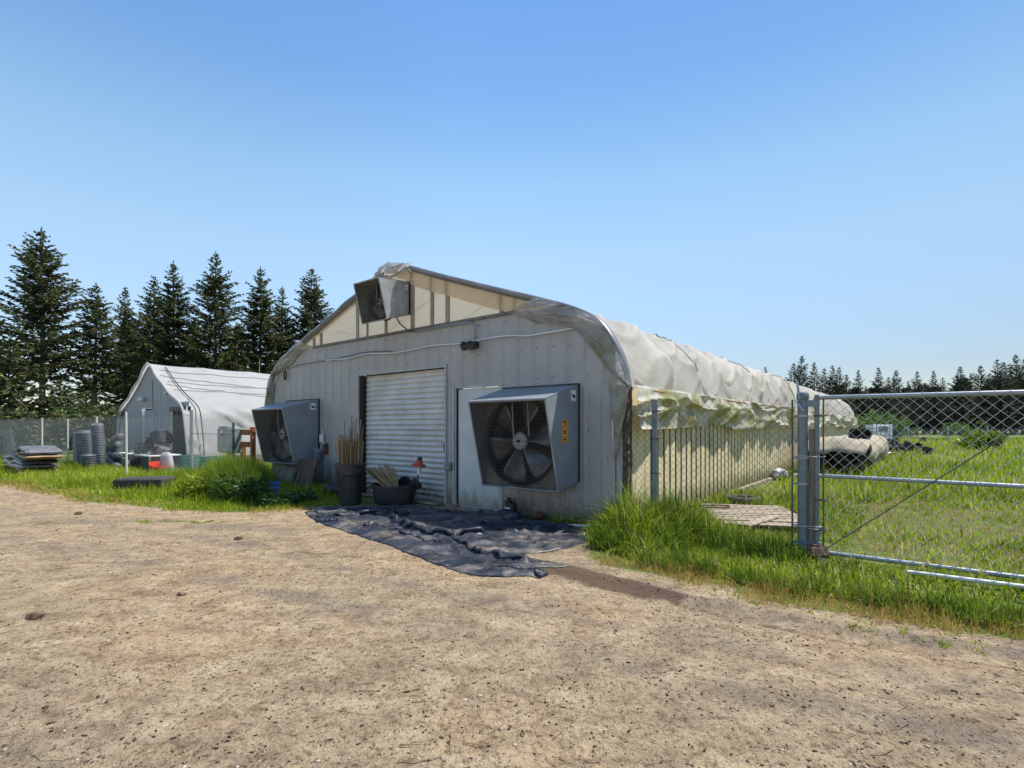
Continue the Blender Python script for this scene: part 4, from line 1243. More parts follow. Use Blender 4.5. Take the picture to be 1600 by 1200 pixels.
# heap of black pots before the smaller greenhouse
rnd = random.Random(11)
HP = [(-12.5, .0, .55), (-12.2, .1, .75), (-11.95, -.2, .52), (-11.7, .0, .92), (-11.5, -.1, .72), (-11.25, .1, 1.05), (-11.1, -.2, .62), (-10.9, .0, .86), (-10.65, -.1, 1.0), (-10.5, .1, .72), (-10.3, -.2, .55), (-12.4, -.25, .32), (-11.8, -.3, .30), (-11.3, -.35, .34), (-10.8, -.3, .32), (-12.0, .2, 1.0)]
pot0 = None
for i, (u, v, z) in enumerate(HP):
    if pot0 is None:
        pot0 = thing('plant_pot', '', 'pot', (0, 0, 0), 0, 'black pots heaped before the smaller greenhouse')
        obj('wall', MB().lathe([(0, .0), (.13, .0), (.19, .30), (.205, .30), (.205, .34), (.19, .34), (.17, .30), (.12, .03), (0, .03)], 16), MT['pots'], pot0, True)
        p = pot0
    else:
        p = pot0.copy(); COL.objects.link(p)
        for ch in list(pot0.children):
            c_ = ch.copy(); COL.objects.link(c_); c_.parent = p
    p['label'] = 'black plastic pot in the jumbled heap before the smaller greenhouse'
    p.location = W(u, v - .55, z - .12)
    p.rotation_euler = (rnd.uniform(-1.3, 1.3), rnd.uniform(-1.2, 1.2), rnd.uniform(0, 6))
    s = rnd.uniform(1.0, 1.35); p.scale = (s, s, s)
tb = thing('bench', 'low dark potting bench with pale front edge under the heap of black pots', 'bench', W(-11.75, -.75), BROT)
obj('bench_top', MB().bev(-1.5, 1.75, -.42, .45, .50, .545, .008), MT['white'], tb)
obj('skirt', MB().box(-1.45, 1.7, -.36, .4, .0, .495), MT['pots'], tb)
for x in (-1.47, 1.72):
    obj('leg', MB().box(x - .03, x + .03, -.41, -.365, 0, .5), MT['wood'], tb)
one('sack', MB().lathe([(0, 0), (.22, .02), (.26, .12), (.22, .24), (.12, .33), (.03, .36), (0, .36)], 14, sx=1.0, sy=.7), MT['bag3'], 'small yellowish brown sack on the ground left of the potting bench', 'sack', W(-13.35, -1.0), BROT + .5, smooth='all')
one('sack', MB().lathe([(0, 0), (.45, .02), (.55, .15), (.48, .38), (.30, .55), (.1, .62), (0, .62)], 16, sx=1.2, sy=.8), MT['bag2'], 'large dark blue grey sack slumped left of the potting bench', 'sack', W(-13.6, .0 - .3), BROT, smooth='all')
one('sack', MB().lathe([(0, 0), (.22, .02), (.25, .2), (.2, .5), (.12, .62), (0, .64)], 12, sx=1.3, sy=.6), MT['bag1'], 'pale grey bag standing at the right end of the potting bench', 'sack', W(-9.9, -.75), BROT + .2, smooth='all')
for lab, u, v, s in (('green plastic crate behind the orange bucket', -9.55, -.2, 1.0), ('green plastic crate left of the electric box by the smaller greenhouse', -8.35, -.1, .9), ('green plastic crate nearest to the electric box', -7.6, -.1, .9)):
    cr = thing('crate', lab, 'crate', W(u, v, .16), BROT, 'green crates by the smaller greenhouse')
    mb = MB()
    for z in (.0, .10, .20, .30):
        mb.box(-.36 * s, .36 * s, -.20, -.18, z, z + .07).box(-.36 * s, .36 * s, .18, .20, z, z + .07).box(-.36 * s, -.34 * s, -.2, .2, z, z + .07).box(.34 * s, .36 * s, -.2, .2, z, z + .07)
    obj('side', mb, MT['green'], cr)
    obj('floor', MB().box(-.34 * s, .34 * s, -.18, .18, -.17, .02), MT['green'], cr)
bk = thing('bucket', 'orange red bucket tipped in the grass by the wire fence', 'bucket', W(-9.75, -1.0, .02), BROT)
bk.rotation_euler = (.15, .25, 0)
obj('wall', MB().lathe([(0, 0), (.19, 0), (.25, .25), (.27, .25), (.27, .28), (.245, .28), (.18, .02), (0, .02)], 20), MT['orange'], bk, True)
obj('handle', MB().tube([(.26 * math.cos(t), .26 * math.sin(t) * .2 - .2 * abs(math.sin(t)), .25 - .12 * math.sin(t)) for t in np.linspace(0, math.pi, 14)], .006, 5), MT['wire'], bk)
one('netting', MB().grid([[(x, .12 * math.sin(x * 3 + z * 2), z + .1 * math.sin(x * 2)) for x in np.linspace(-1.6, 1.0, 20)] for z in np.linspace(0, 1.25, 10)]), MT['pots'], 'dark plastic sheet draped at the far left edge behind the bags', 'sheet', W(-26.5, -2.0), BROT, smooth='all', solid=.02)

# ------------------------------------------------------------------ things by the front wall
# leaning boards
def board(label, w_, h_, th_, m_, u, v, tilt, roll, seed):
    rnd = random.Random(seed); N = 14
    outline = []
    top = [(-w_ / 2 + w_ * k / N, h_ + rnd.uniform(-.02, .02)) for k in range(N + 1)]
    rows = []
    for y in (0, th_):
        pass
    mb = MB()
    nx_, nz_ = 14, 16
    jl = [rnd.uniform(-.015, .015) for _ in range(nz_ + 1)]; jr = [rnd.uniform(-.02, .02) for _ in range(nz_ + 1)]
    rows = []
    for k in range(nz_ + 1):
        z = h_ * k / nz_
        rows.append([(-w_ / 2 + jl[k] + (w_ + jr[k] - jl[k]) * i / nx_, rnd.uniform(-.004, .004), z + (rnd.uniform(-.015, .015) if k == nz_ else 0)) for i in range(nx_ + 1)])
    o = one('board', MB().grid(rows), m_, label, 'board', W(u, v, .0), BROT, solid=th_)
    o.rotation_euler = (Matrix.Rotation(BROT, 4, 'Z') @ Matrix.Rotation(R(tilt), 4, 'X') @ Matrix.Rotation(R(roll), 4, 'Y')).to_euler()
    return o


board('pale mossy plywood board leaning under the left fan', 1.02, .66, .025, MT['ply'], -3.42, -.62, -18, 1.5, 1)
board('dark brown bark covered board leaning right of the mossy plywood', .80, .72, .04, MT['bark'], -2.36, -.68, -16, -3, 2)
cr = thing('crate', 'bright blue plastic crate in the weeds before the mossy board', 'crate', W(-1.85, -1.60, .15), BROT)
mb = MB()
for z in (.0, .07, .15):
    mb.box(-.20, .20, -.12, -.11, z, z + .035).box(-.20, .20, .11, .12, z, z + .035).box(-.20, -.19, -.11, .11, z, z + .035).box(.19, .20, -.11, .11, z, z + .035)
for k in range(9):
    x = -.195 + .39 * k / 8
    mb.box(x - .006, x + .006, -.122, -.112, .0, .18)
obj('side', mb, MT['blue'], cr)
obj('floor', MB().box(-.19, .19, -.11, .11, -.10, .0), MT['blue'], cr)

# outlet box and plug on the wall between fan and door
ob = thing('outlet_box', 'grey hinged outlet box hanging open on a rusty plate beside the left fan', 'electric box', W(-2.45, -.02, .95), BROT)
obj('back_plate', MB().box(-.02, .10, -.05, .015, -.16, .08), MT['rust'], ob)
M = Matrix.Translation((-.12, -.14, -.16)) @ Matrix.Rotation(R(22), 4, 'Y') @ Matrix.Rotation(R(12), 4, 'X')
obj('cover', MB().bev(-.09, .10, -.05, .05, -.13, .13, .015, M), MT['galv'], ob)
one('plug', MB().tube([(0, -.05, .36), (.06, -.06, .38), (.10, -.06, .30), (.12, -.06, .05)], .011, 6).bev(-.01, .09, -.09, -.03, .10, .28, .012), MT['white'], 'white plug and cord end above the grey outlet box', 'plug', W(-2.55, -.02, .95), BROT)
one('junction_box', MB().bev(-.075, .075, -.09, -.005, -.07, .07, .012), MT['boxgrey'], 'small blue grey box on the wall between roll-up door and side door', 'electric box', W(1.49, -.005, .70), BROT)

# coil of corrugated pipe
ribs_ = []
for k in range(18):
    z = -.24 + .48 * k / 17
    ribs_ += [(.105, z), (.13, z + .007), (.13, z + .016), (.105, z + .022)]
one('drain_pipe', MB().lathe([(.08, -.24)] + ribs_ + [(.08, .27)], 22, M=Matrix.Rotation(R(90), 4, 'Y')), MT['black'], 'roll of black ribbed hose on the ground between the boards and the black bin', 'hose', W(-1.22, -.55, .13), BROT + .08, smooth='all')
one('stone', MB().lathe([(0, 0), (.16, .01), (.18, .05), (.10, .085), (0, .09)], 9, sx=1.1, sy=.7), MT['brick'], 'flat brownish stone in front of the dark bark board', 'stone', W(-1.78, -1.0), BROT)

# black bin with stakes
bn_ = thing('trash_can', 'black ribbed plastic bin full of upright brown stakes by the roll-up door', 'bin', (-2.93, 9.33, .0), BROT)
prof = [(0, .02), (.195, .02), (.20, .04), (.235, .52), (.262, .545), (.262, .70), (.285, .705), (.285, .735), (.255, .735), (.25, .70), (.19, .06), (0, .05)]
mb = MB().lathe(prof, 48)
mb.v = [((x * (1 + (.03 if z < .54 and math.hypot(x, y) > .15 else 0) * math.copysign(1, math.sin(math.atan2(y, x) * 4 + .6))), y * (1 + (.03 if z < .54 and math.hypot(x, y) > .15 else 0) * math.copysign(1, math.sin(math.atan2(y, x) * 4 + .6))), z)) for x, y, z in mb.v]
obj('bin_wall', mb, MT['black'], bn_, True)
obj('handle', MB().bev(-.31, -.27, -.06, .06, .58, .66, .01), MT['black'], bn_)
obj('handle', MB().bev(.27, .31, -.06, .06, .58, .66, .01), MT['black'], bn_)
rnd = random.Random(5)
STK = 'brown stakes standing in the black bin'
first = {}
for k in range(95):
    kind = 'bamboo' if rnd.random() < .55 else 'bamboo2'
    lng = rnd.uniform(1.05, 1.28)
    if k > 84: lng = rnd.uniform(1.32, 1.62)
    an = rnd.uniform(0, 6.28); rr = .19 * math.sqrt(rnd.random())
    bx, by = rr * math.cos(an), rr * math.sin(an)
    tx_, ty_ = bx * rnd.uniform(1.0, 1.45) + rnd.uniform(-.03, .05), by * 1.3 + rnd.uniform(-.04, .04)
    if k > 84: tx_ += .12
    key = kind
    if key not in first:
        o = one('stake', MB().tube([(0, 0, 0), (.002, .001, .35), (-.002, 0, .7), (0, 0, 1)], .0078, 5), MT[kind], 'thin brown stake standing among many in the black bin', 'stake', group=STK)
        first[key] = o
    else:
        o = first[key].copy(); COL.objects.link(o)
    d = Vector((tx_ - bx * .8, ty_ - by * .8, lng - .08))
    o.location = (-2.93 + bx * .8, 9.33 + by * .8, .08)
    o.rotation_euler = d.to_track_quat('Z', 'Y').to_euler(); o.scale = (1, 1, d.length)

# tub
tc_ = (-2.15, 9.42)
tub = thing('tub', 'wide black plastic tub holding a sheaf of stakes before the roll-up door', 'tub', (tc_[0], tc_[1], .01), BROT + .65)
mb = MB(); rows = []
for s, z in ((0, .01), (.86, .01), (.90, .03), (1.0, .32), (1.06, .325), (1.06, .345), (.97, .345), (.85, .04), (0, .035)):
    row = []
    for k in range(40):
        a_ = 2 * math.pi * k / 40
        x = .385 * s * math.copysign(abs(math.cos(a_)) ** .6, math.cos(a_)); y = .24 * s * math.copysign(abs(math.sin(a_)) ** .6, math.sin(a_))
        row.append((x, y, z + (.022 * math.cos(2 * a_) if z > .1 else 0)))
    rows.append(row)
obj('tub_wall', MB().grid(rows, True), MT['black'], tub, True)
for s in (-1, 1):
    obj('handle', MB().tube([(s * .40, -.07, .31), (s * .44, -.05, .30), (s * .44, .05, .30), (s * .40, .07, .31)], .012, 6), MT['black'], tub)
p = thing('plant_pot', 'black plastic pot lying tilted in the tub beside the sheaf of stakes', 'pot', (tc_[0] + .17, tc_[1] - .02, .28), 0)
p.rotation_euler = (.9, .5, 0)
obj('wall', MB().lathe([(0, .0), (.085, .0), (.12, .20), (.13, .20), (.13, .22), (.12, .22), (.08, .02), (0, .02)], 18), MT['pots'], p, True)
p = thing('plant_pot', 'ragged black pot at the right end inside the tub', 'pot', (tc_[0] + .27, tc_[1] + .03, .25), 0)
p.rotation_euler = (-.3, .9, .3)
obj('wall', MB().lathe([(0, .0), (.08, .0), (.115, .18), (.12, .18), (.12, .20), (.11, .20), (.075, .02), (0, .02)], 18), MT['pots'], p, True)
STK2 = 'brown stakes leaning out of the black tub'
f0 = None
for k in range(62):
    rx, ry = rnd.uniform(-.15, .17), rnd.uniform(-.10, .12)
    b0 = Vector((tc_[0] + .10 + rx * .75, tc_[1] + ry * .6, .16))
    t0 = Vector((tc_[0] - .36 + rx * 1.5 + rnd.uniform(-.03, .03), tc_[1] + .12 + ry, .62 + rx * .22 + rnd.uniform(-.035, .06)))
    if f0 is None:
        o = one('stake', MB().tube([(0, 0, 0), (.001, .0, .5), (0, 0, 1)], .008, 5), MT['bamboo'], 'thin tan stake in the sheaf leaning out of the black tub', 'stake', group=STK2); f0 = o
    else:
        o = f0.copy(); COL.objects.link(o)
    d = t0 - b0
    o.location = b0; o.rotation_euler = d.to_track_quat('Z', 'Y').to_euler(); o.scale = (1, 1, d.length)

# red fitting on its cord
rf = thing('hose_fitting', 'small red and white fitting with black cap on a dark stem right of the tub', 'fitting', (-1.68, 9.25, 0), BROT)
M = Matrix.Rotation(R(12), 4, 'Y')
obj('shade', MB().lathe([(.03, .83), (.06, .82), (.065, .77), (.08, .76), (.135, .735), (.14, .722), (.07, .735), (.04, .75)], 20, M=M, c=(-.14, 0, 0)), MT['red'], rf, 'all')
obj('cap', MB().lathe([(0, .885), (.035, .88), (.045, .85), (.042, .825), (0, .82)], 14, M=M, c=(-.14, 0, 0)), MT['black'], rf, 'all')
obj('neck', MB().bev(-.085, -.01, -.03, .03, .54, .715, .012, Matrix.Rotation(R(6), 4, 'Y')), MT['white'], rf)
obj('stem', MB().tube([(-.015, 0, .57), (-.05, 0, .35), (-.08, 0, .2), (-.13, -.02, 0)], .009, 6).tube([(0, 0, .58), (-.02, .02, .3), (-.06, .0, .1), (-.02, .0, 0)], .005, 5), MT['black'], rf)
one('cord', MB().tube([tuple(q) for q in smoothline([(-1.80, 9.2, .02), (-1.72, 9.0, .03), (-1.80, 8.75, .035), (-2.05, 8.62, .035), (-2.25, 8.7, .03)], 24)], .011, 6), MT['black'], 'black cord curling over the ground cloth beside the tub', 'cord', smooth='all')

one('brick', MB().bev(-.13, .13, -.07, .07, 0, .085, .008), MT['brick'], 'brown brick on the ground between the two doors', 'brick', W(1.86, -.33, .01), BROT)
one('plank', MB().bev(-.42, .46, -.09, .09, 0, .045, .006), MT['wood'], 'short grey plank lying before the side door threshold', 'plank', W(2.18, -.27, .015), BROT + .05)
one('plank', MB().bev(-1.25, 1.2, -.06, .06, 0, .03, .006), MT['ply'], 'long thin plank along the foot of the roll-up door', 'plank', W(.15, -.16, .012), BROT)
jg = thing('jug', 'black chemical jug with white label standing at the wall under the large fan', 'jug', W(3.02, -.20, .01), BROT)
obj('body', MB().bev(-.09, .09, -.06, .06, 0, .21, .02).bev(-.085, .02, -.055, .055, .20, .235, .01), MT['black'], jg)
obj('handle', MB().tube([(.07, 0, .20), (.075, 0, .265), (.0, 0, .275), (-.02, 0, .23)], .014, 8), MT['black'], jg)
obj('cap', MB().lathe([(.0, .285), (.022, .285), (.024, .24), (.018, .23)], 12, c=(-.05, 0, 0)), MT['black'], jg)
lb = obj('label', MB().box(-.075, .03, -.0625, -.0605, .035, .135), MT['sticker_w'], jg)
obj('print', MB().box(-.07, .025, -.0645, -.063, .10, .115).box(-.065, .02, -.0645, -.063, .07, .078).box(-.065, .0, -.0645, -.063, .05, .057), MT['blue'], lb)
rows = []
rnd = random.Random(9)
mb = MB().lathe([(0, 0), (.06, .005), (.085, .04), (.07, .09), (.04, .10), (0, .095)], 9)
mb.v = [(x * rnd.uniform(.8, 1.2), y * rnd.uniform(.8, 1.2), z * rnd.uniform(.9, 1.1)) for x, y, z in mb.v]
one('tin_can', mb, MT['rust'], 'rusty crumpled tin at the foot of the wall right of the jug', 'tin', W(3.52, -.14, .005), BROT)
one('pipe', MB().tube([W(4.25, -.50, .05), W(4.75, -.30, .06)], .016, 10), MT['white'], 'short white plastic pipe end by the right corner of the ground cloth', 'pipe', smooth=True)

# ------------------------------------------------------------------ ground cloth
TP = [(-3.42, 8.5), (-3.15, 8.02), (-2.72, 7.4), (-2.3, 6.95), (-1.96, 6.6), (-1.41, 5.99), (-.93, 5.40), (-.48, 4.9), (-.2, 4.76), (.02, 4.74), (.27, 4.78), (.31, 4.90), (.1, 5.06), (.45, 5.06), (.60, 5.16), (.42, 5.28), (.2, 5.45), (.15, 5.62), (.50, 5.78),
      (.85, 6.15), (1.02, 6.42), (1.02, 6.72), (.92, 7.05), (.66, 7.32), (.3, 7.65), (.02, 8.02), (-.5, 8.3), (-1.02, 8.55), (-1.6, 9.1), (-2.2, 9.25), (-2.62, 8.95), (-3.05, 8.92)]
TPs = [tuple(p) for p in smoothline(TP + [TP[0]], 220)]
st_ = .025
txs = np.arange(-3.5, 1.2, st_); tys = np.arange(4.6, 9.4, st_)
TX, TY = np.meshgrid(txs, tys)
sdT = signed_dist(TX, TY, TPs)
keep = sdT < st_ * .72
TXf, TYf = TX.copy(), TY.copy()
poly = np.array(TPs)
need = (sdT > -st_ * .45) & keep
for i, j in zip(*np.where(need)):
    q = np.argmin((poly[:, 0] - TX[i, j]) ** 2 + (poly[:, 1] - TY[i, j]) ** 2)
    best = None
    for a_, b_ in ((q - 1, q), (q, (q + 1) % len(poly))):
        A_, B_ = poly[a_], poly[b_]; D_ = B_ - A_; L_ = max((D_ ** 2).sum(), 1e-9)
        t = np.clip(((TX[i, j] - A_[0]) * D_[0] + (TY[i, j] - A_[1]) * D_[1]) / L_, 0, 1); pp = A_ + t * D_
        dd = (pp[0] - TX[i, j]) ** 2 + (pp[1] - TY[i, j]) ** 2
        if best is None or dd < best[0]: best = (dd, pp)
    TXf[i, j], TYf[i, j] = best[1]


def ridge(x, y, pts, wd, ht):
    dm = np.full(np.shape(x), 1e9)
    for (x1, y1), (x2, y2) in zip(pts[:-1], pts[1:]):
        dx, dy = x2 - x1, y2 - y1
        t = np.clip(((x - x1) * dx + (y - y1) * dy) / (dx * dx + dy * dy + 1e-12), 0, 1)
        dm = np.minimum(dm, np.hypot(x - x1 - t * dx, y - y1 - t * dy))
    dm = dm + .02 * (vnoise(x * 9, y * 9, 3) - .5)
    return ht * np.exp(-(dm / wd) ** 2)


edg = np.clip(-sdT / .12, .0, 1)
TH = ground_h(TXf, TYf) + .006 + edg * (.014 * fbm(TXf * 2.2, TYf * 2.2, 4, 41) + .034 * (1 - np.abs(2 * vnoise(TXf * 2.2 + TYf * 1.2, TYf * 3.4, 43) - 1)) ** 5
                                      + .018 * (1 - np.abs(2 * vnoise(TXf * 4.5 - TYf * 3, TYf * 7, 44) - 1)) ** 4 + .006 * fbm(TXf * 14, TYf * 14, 2, 46))
for pts, wd, ht in (([(-3.0, 7.95), (-2.65, 7.85), (-2.2, 8.05), (-1.8, 8.02)], .04, .07), ([(-1.85, 8.0), (-1.75, 7.6), (-1.35, 6.95), (-.95, 6.55), (-.6, 6.5), (-.4, 6.55)], .045, .085),
                    ([(-.75, 6.5), (-.6, 6.1), (-.4, 5.7), (-.1, 5.35), (.15, 5.2)], .035, .06), ([(-1.9, 7.2), (-1.5, 6.75), (-1.1, 6.25), (-.8, 5.95)], .025, .03), ([(-2.9, 7.6), (-2.5, 7.45)], .04, .05),
                    ([(-2.05, 7.05), (-1.95, 7.12)], .05, .07), ([(.1, 7.4), (.45, 7.15), (.8, 6.9), (.95, 6.65)], .12, .07), ([(-.4, 7.6), (.1, 7.2), (.45, 6.75)], .10, .04),
                    ([(-2.6, 8.7), (-2.2, 8.6), (-1.9, 8.7)], .05, .035), ([(-1.6, 8.6), (-1.0, 8.3), (-.3, 8.1), (.1, 7.8)], .05, .05), ([(-1.85, 8.03), (-1.78, 8.06)], .06, .06),
                    ([(-.5, 8.1), (-.1, 7.95), (.1, 7.75)], .14, .09), ([(-.1, 4.85), (.25, 4.82)], .04, .03), ([(-3.2, 8.3), (-2.7, 8.3), (-2.3, 8.4)], .04, .05), ([(-1.2, 6.9), (-.8, 6.2), (-.55, 5.6)], .03, .05), ([(-1.6, 8.2), (-1.1, 7.7), (-.6, 7.4)], .04, .04), ([(-.9, 7.6), (-.2, 7.0), (.2, 6.4), (.3, 6.1)], .035, .06), ([(-.2, 5.3), (.3, 5.15)], .03, .03), ([(-.5, 7.0), (0, 6.8), (.6, 6.5)], .03, .04), ([(-2.6, 7.9), (-2.3, 7.3), (-1.8, 6.8)], .03, .03)):
    TH = TH + ridge(TXf, TYf, pts, wd * .45, ht * .75)
ids = -np.ones(TX.shape, int); ids[keep] = np.arange(keep.sum())
fq = []
for i in range(TX.shape[0] - 1):
    for j in range(TX.shape[1] - 1):
        c4 = (ids[i, j], ids[i, j + 1], ids[i + 1, j + 1], ids[i + 1, j])
        if min(c4) >= 0: fq.append(c4)
m, n, l, b = new_mat('ground_cloth_fabric')
v = coords(n, l); v2_ = coords(n, l, (1, 1.7, 1))
r1 = ramp(n, [(.3, (.006, .008, .014)), (.5, (.015, .019, .03)), (.72, (.045, .052, .07))]); l.new(noise(n, l, v2_, 2.2, 8, .65), r1.inputs[0])
r2 = ramp(n, [(.49, (0, 0, 0)), (.66, (.75, .75, .75))]); l.new(noise(n, l, v2_, 1.6, 10, .78), r2.inputs[0])
c_ = mix(n, l, r2.outputs[0], r1.outputs[0], (.24, .20, .155))
l.new(c_, b.inputs['Base Color']); b.inputs['Specular IOR Level'].default_value = .5
r3 = ramp(n, [(.45, (.34, .34, .34)), (.65, (.8, .8, .8))]); l.new(noise(n, l, v2_, 1.25, 8, .72), r3.inputs[0]); l.new(r3.outputs[0], b.inputs['Roughness'])
bp = n.new("ShaderNodeBump"); bp.inputs['Strength'].default_value = .5; bp.inputs['Distance'].default_value = .02
l.new(noise(n, l, v, 14, 6, .7), bp.inputs['Height']); l.new(bp.outputs[0], b.inputs['Normal'])
MT['tarp'] = m
me = npmesh('ground_cloth', np.stack([TXf[keep], TYf[keep], TH[keep]], 1), [(4, np.array(fq))], m, None, True)
o = bpy.data.objects.new('ground_cloth', me); link(o)
tag(o, 'crumpled black weed cloth spread on the ground before the doors', 'ground cloth')
kx = (txs[0], tys[0])
FM = mat('fold_shadow_black', (.010, .012, .018), (.03, .034, .045), 6, .5, bump=.3)  # black for tubes along the cloth folds, drawing their shadow lines in colour
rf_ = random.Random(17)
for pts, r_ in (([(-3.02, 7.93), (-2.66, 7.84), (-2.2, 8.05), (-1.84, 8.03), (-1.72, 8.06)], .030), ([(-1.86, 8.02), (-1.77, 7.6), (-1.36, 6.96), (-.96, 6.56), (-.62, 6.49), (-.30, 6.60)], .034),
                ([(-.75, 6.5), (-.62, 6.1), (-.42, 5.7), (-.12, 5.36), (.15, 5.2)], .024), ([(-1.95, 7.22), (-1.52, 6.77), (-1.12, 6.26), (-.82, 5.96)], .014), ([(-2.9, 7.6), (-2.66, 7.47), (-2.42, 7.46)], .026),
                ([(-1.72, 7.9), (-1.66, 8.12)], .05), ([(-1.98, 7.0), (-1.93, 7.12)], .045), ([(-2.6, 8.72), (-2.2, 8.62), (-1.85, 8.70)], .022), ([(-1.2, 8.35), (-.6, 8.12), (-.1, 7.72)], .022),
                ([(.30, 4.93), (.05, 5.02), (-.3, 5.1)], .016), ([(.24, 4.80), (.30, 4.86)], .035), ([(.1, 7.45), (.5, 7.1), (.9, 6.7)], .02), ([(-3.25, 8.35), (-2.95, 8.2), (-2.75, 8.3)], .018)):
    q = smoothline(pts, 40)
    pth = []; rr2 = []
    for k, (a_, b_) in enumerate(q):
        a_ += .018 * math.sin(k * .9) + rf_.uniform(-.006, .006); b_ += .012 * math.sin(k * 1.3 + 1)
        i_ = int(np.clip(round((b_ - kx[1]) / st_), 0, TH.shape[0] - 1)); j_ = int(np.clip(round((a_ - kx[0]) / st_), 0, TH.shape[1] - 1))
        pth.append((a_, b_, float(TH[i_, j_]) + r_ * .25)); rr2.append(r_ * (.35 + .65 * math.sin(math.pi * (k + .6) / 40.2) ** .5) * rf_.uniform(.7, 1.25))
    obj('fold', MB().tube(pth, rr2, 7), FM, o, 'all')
md = o.modifiers.new('thickness', 'SOLIDIFY'); md.thickness = .002; md.offset = 1

# ------------------------------------------------------------------ right side: pallet, tyre, junk, tote
pl = thing('pallet', 'weathered timber pallet lying in the grass behind the short fence', 'pallet', (3.55, 7.62, .0), -.22)
for k in range(12):
    y = -1.02 + .155 * k
    sk = random.Random(k).uniform(-.02, .02)
    obj('slat', MB().bev(-.62, .60, y, y + .105, .115 + sk * .2, .135 + sk * .2, .004, Matrix.Rotation(sk * .6, 4, 'Z')), MT['pallet'], pl)
for x in (-.60, -.02, .56):
    obj('bearer', MB().bev(x - .02, x + .02, -1.04, .80, .015, .112, .004), MT['pallet'], pl)
one('board', MB().bev(-.5, .5, -.07, .07, .142, .165, .004), MT['pallet'], 'loose board lying askew across the near edge of the pallet', 'board', (3.3, 6.85, 0), .75)
one('hose', MB().tube([tuple(p_) for p_ in smoothline([(2.75, 8.2, .12), (3.0, 8.15, .16), (3.2, 8.25, .15), (3.4, 8.1, .16), (3.3, 7.95, .15), (3.0, 8.0, .15), (2.8, 7.9, .1)], 50)], .012, 6), MT['rubber'], 'thin dark hose tangled over the far left of the pallet', 'hose', smooth='all')
one('tyre', MB().lathe([(.17, .02), (.20, .0), (.27, .0), (.30, .05), (.305, .10), (.30, .16), (.27, .20), (.20, .20), (.17, .18), (.165, .10), (.17, .02)], 30), MT['rubber'], 'worn black tyre lying flat in the grass beyond the pallet', 'tyre', (4.0, 8.95, .0), 0, smooth='all')
rnd = random.Random(4)
for (x, y, r_, s, lab) in ((7.05, 13.6, .24, 1, 'larger crumpled whitish plastic bag at the foot of the cream side wall'), (7.45, 13.4, .15, 1, 'smaller crumpled whitish bag right of the larger one')):
    mb = MB().lathe([(0, 0), (r_ * .8, .02), (r_, r_ * .45), (r_ * .75, r_ * .95), (r_ * .3, r_ * 1.15), (0, r_ * 1.2)], 13)
    mb.v = [(a_ * rnd.uniform(.8, 1.2), b_ * rnd.uniform(.8, 1.2), c__ * rnd.uniform(.85, 1.1)) for a_, b_, c__ in mb.v]
    one('plastic_bag', mb, MT['bag1'], lab, 'bag', (x, y, .02))

# junk bench: pots under a drooping sheet
jk = thing('bench', 'bench of junk under a drooping dirty tan sheet beside the long side wall', 'bench', W(5.95, 12.4), BROT)
rnd = random.Random(21)


def pot_copy(loc, rot, sc, label, group):
    p_ = pot0.copy(); COL.objects.link(p_)
    for ch_ in list(pot0.children):
        q_ = ch_.copy(); COL.objects.link(q_); q_.parent = p_
    p_['label'] = label; p_['group'] = group
    p_.location = loc; p_.rotation_euler = rot; p_.scale = (sc, sc, sc)


for k in range(64):
    pot_copy(W(5.95 + rnd.uniform(-.35, .75), 12.4 + rnd.uniform(-1.6, 4.5), rnd.uniform(.05, .62)), (rnd.uniform(-1.4, 1.4), rnd.uniform(-1, 1), 0), .85,
             'black pot among many jumbled under the drooping tan sheet', 'black pots under the tan sheet')
obj('table_top', MB().bev(-.5, .85, -1.8, 6.4, .80, .85, .01), MT['pots'], jk)
for x, y in ((-.45, -1.7), (.8, -1.7), (-.45, 2.3), (.8, 2.3), (-.45, 6.3), (.8, 6.3)):
    obj('leg', MB().box(x - .04, x + .04, y - .04, y + .04, 0, .80), MT['pots'], jk)
rows = []
for i in range(60):
    f = i / 59; y = -2.15 + 8.9 * f
    row = []
    for j in range(26):
        g_ = j / 25
        if g_ < .62:
            x = -.62 + 1.62 * g_ / .62; z = .90 + .10 * float(vnoise(x * 4, y * 2.2, 3)) + .05 * (1 - abs(2 * float(vnoise(x * 3 + y, y * 1.3, 8)) - 1)) ** 4 + .10 * math.sin(math.pi * g_ / .62) - max(0, -1.7 - y) * .75
        else:
            q = (g_ - .62) / .38; drop = .30 + .35 * float(vnoise(y * .8, 1, 9)) + (.3 if f > .82 else 0)
            x = 1.0 + .10 * math.sin(q * 3) + .05 * math.sin(y * 5 + q * 3); z = .92 - drop * q + .05 * math.sin(y * 2)
        row.append((x, y + .03 * math.sin(j), z))
    rows.append(row)
obj('sheet', MB().grid(rows), MT['junk'], jk, 'all', solid=.01)
for i, (x, y, z, rx) in enumerate(((.55, -.6, 1.10, 1.2), (.7, .35, 1.1, 1.3), (.3, 3.2, 1.05, 1.0))):
    lab = ('black pot lying on the tan sheet nearest the gate', 'black pot lying second from the gate on the tan sheet', 'black pot lying farthest back on the tan sheet')[i]
    p = thing('plant_pot', lab, 'pot', W(5.95 + x, 12.4 + y, z), BROT)
    p.rotation_euler = (rx, .2 * i, BROT + .3)
    obj('wall', MB().lathe([(0, .0), (.13, .0), (.17, .26), (.18, .26), (.18, .28), (.165, .28), (.12, .02), (0, .02)], 18), MT['pots'], p, True)
one('weed_clump', MB().lathe([(0, 0), (.2, .0), (.25, .2), (.1, .4), (0, .42)], 9), MT['grass_dark'], 'mossy lump hanging on the near end of the tan sheet', 'moss', W(6.9, 13.6, .35), BROT) if False else None

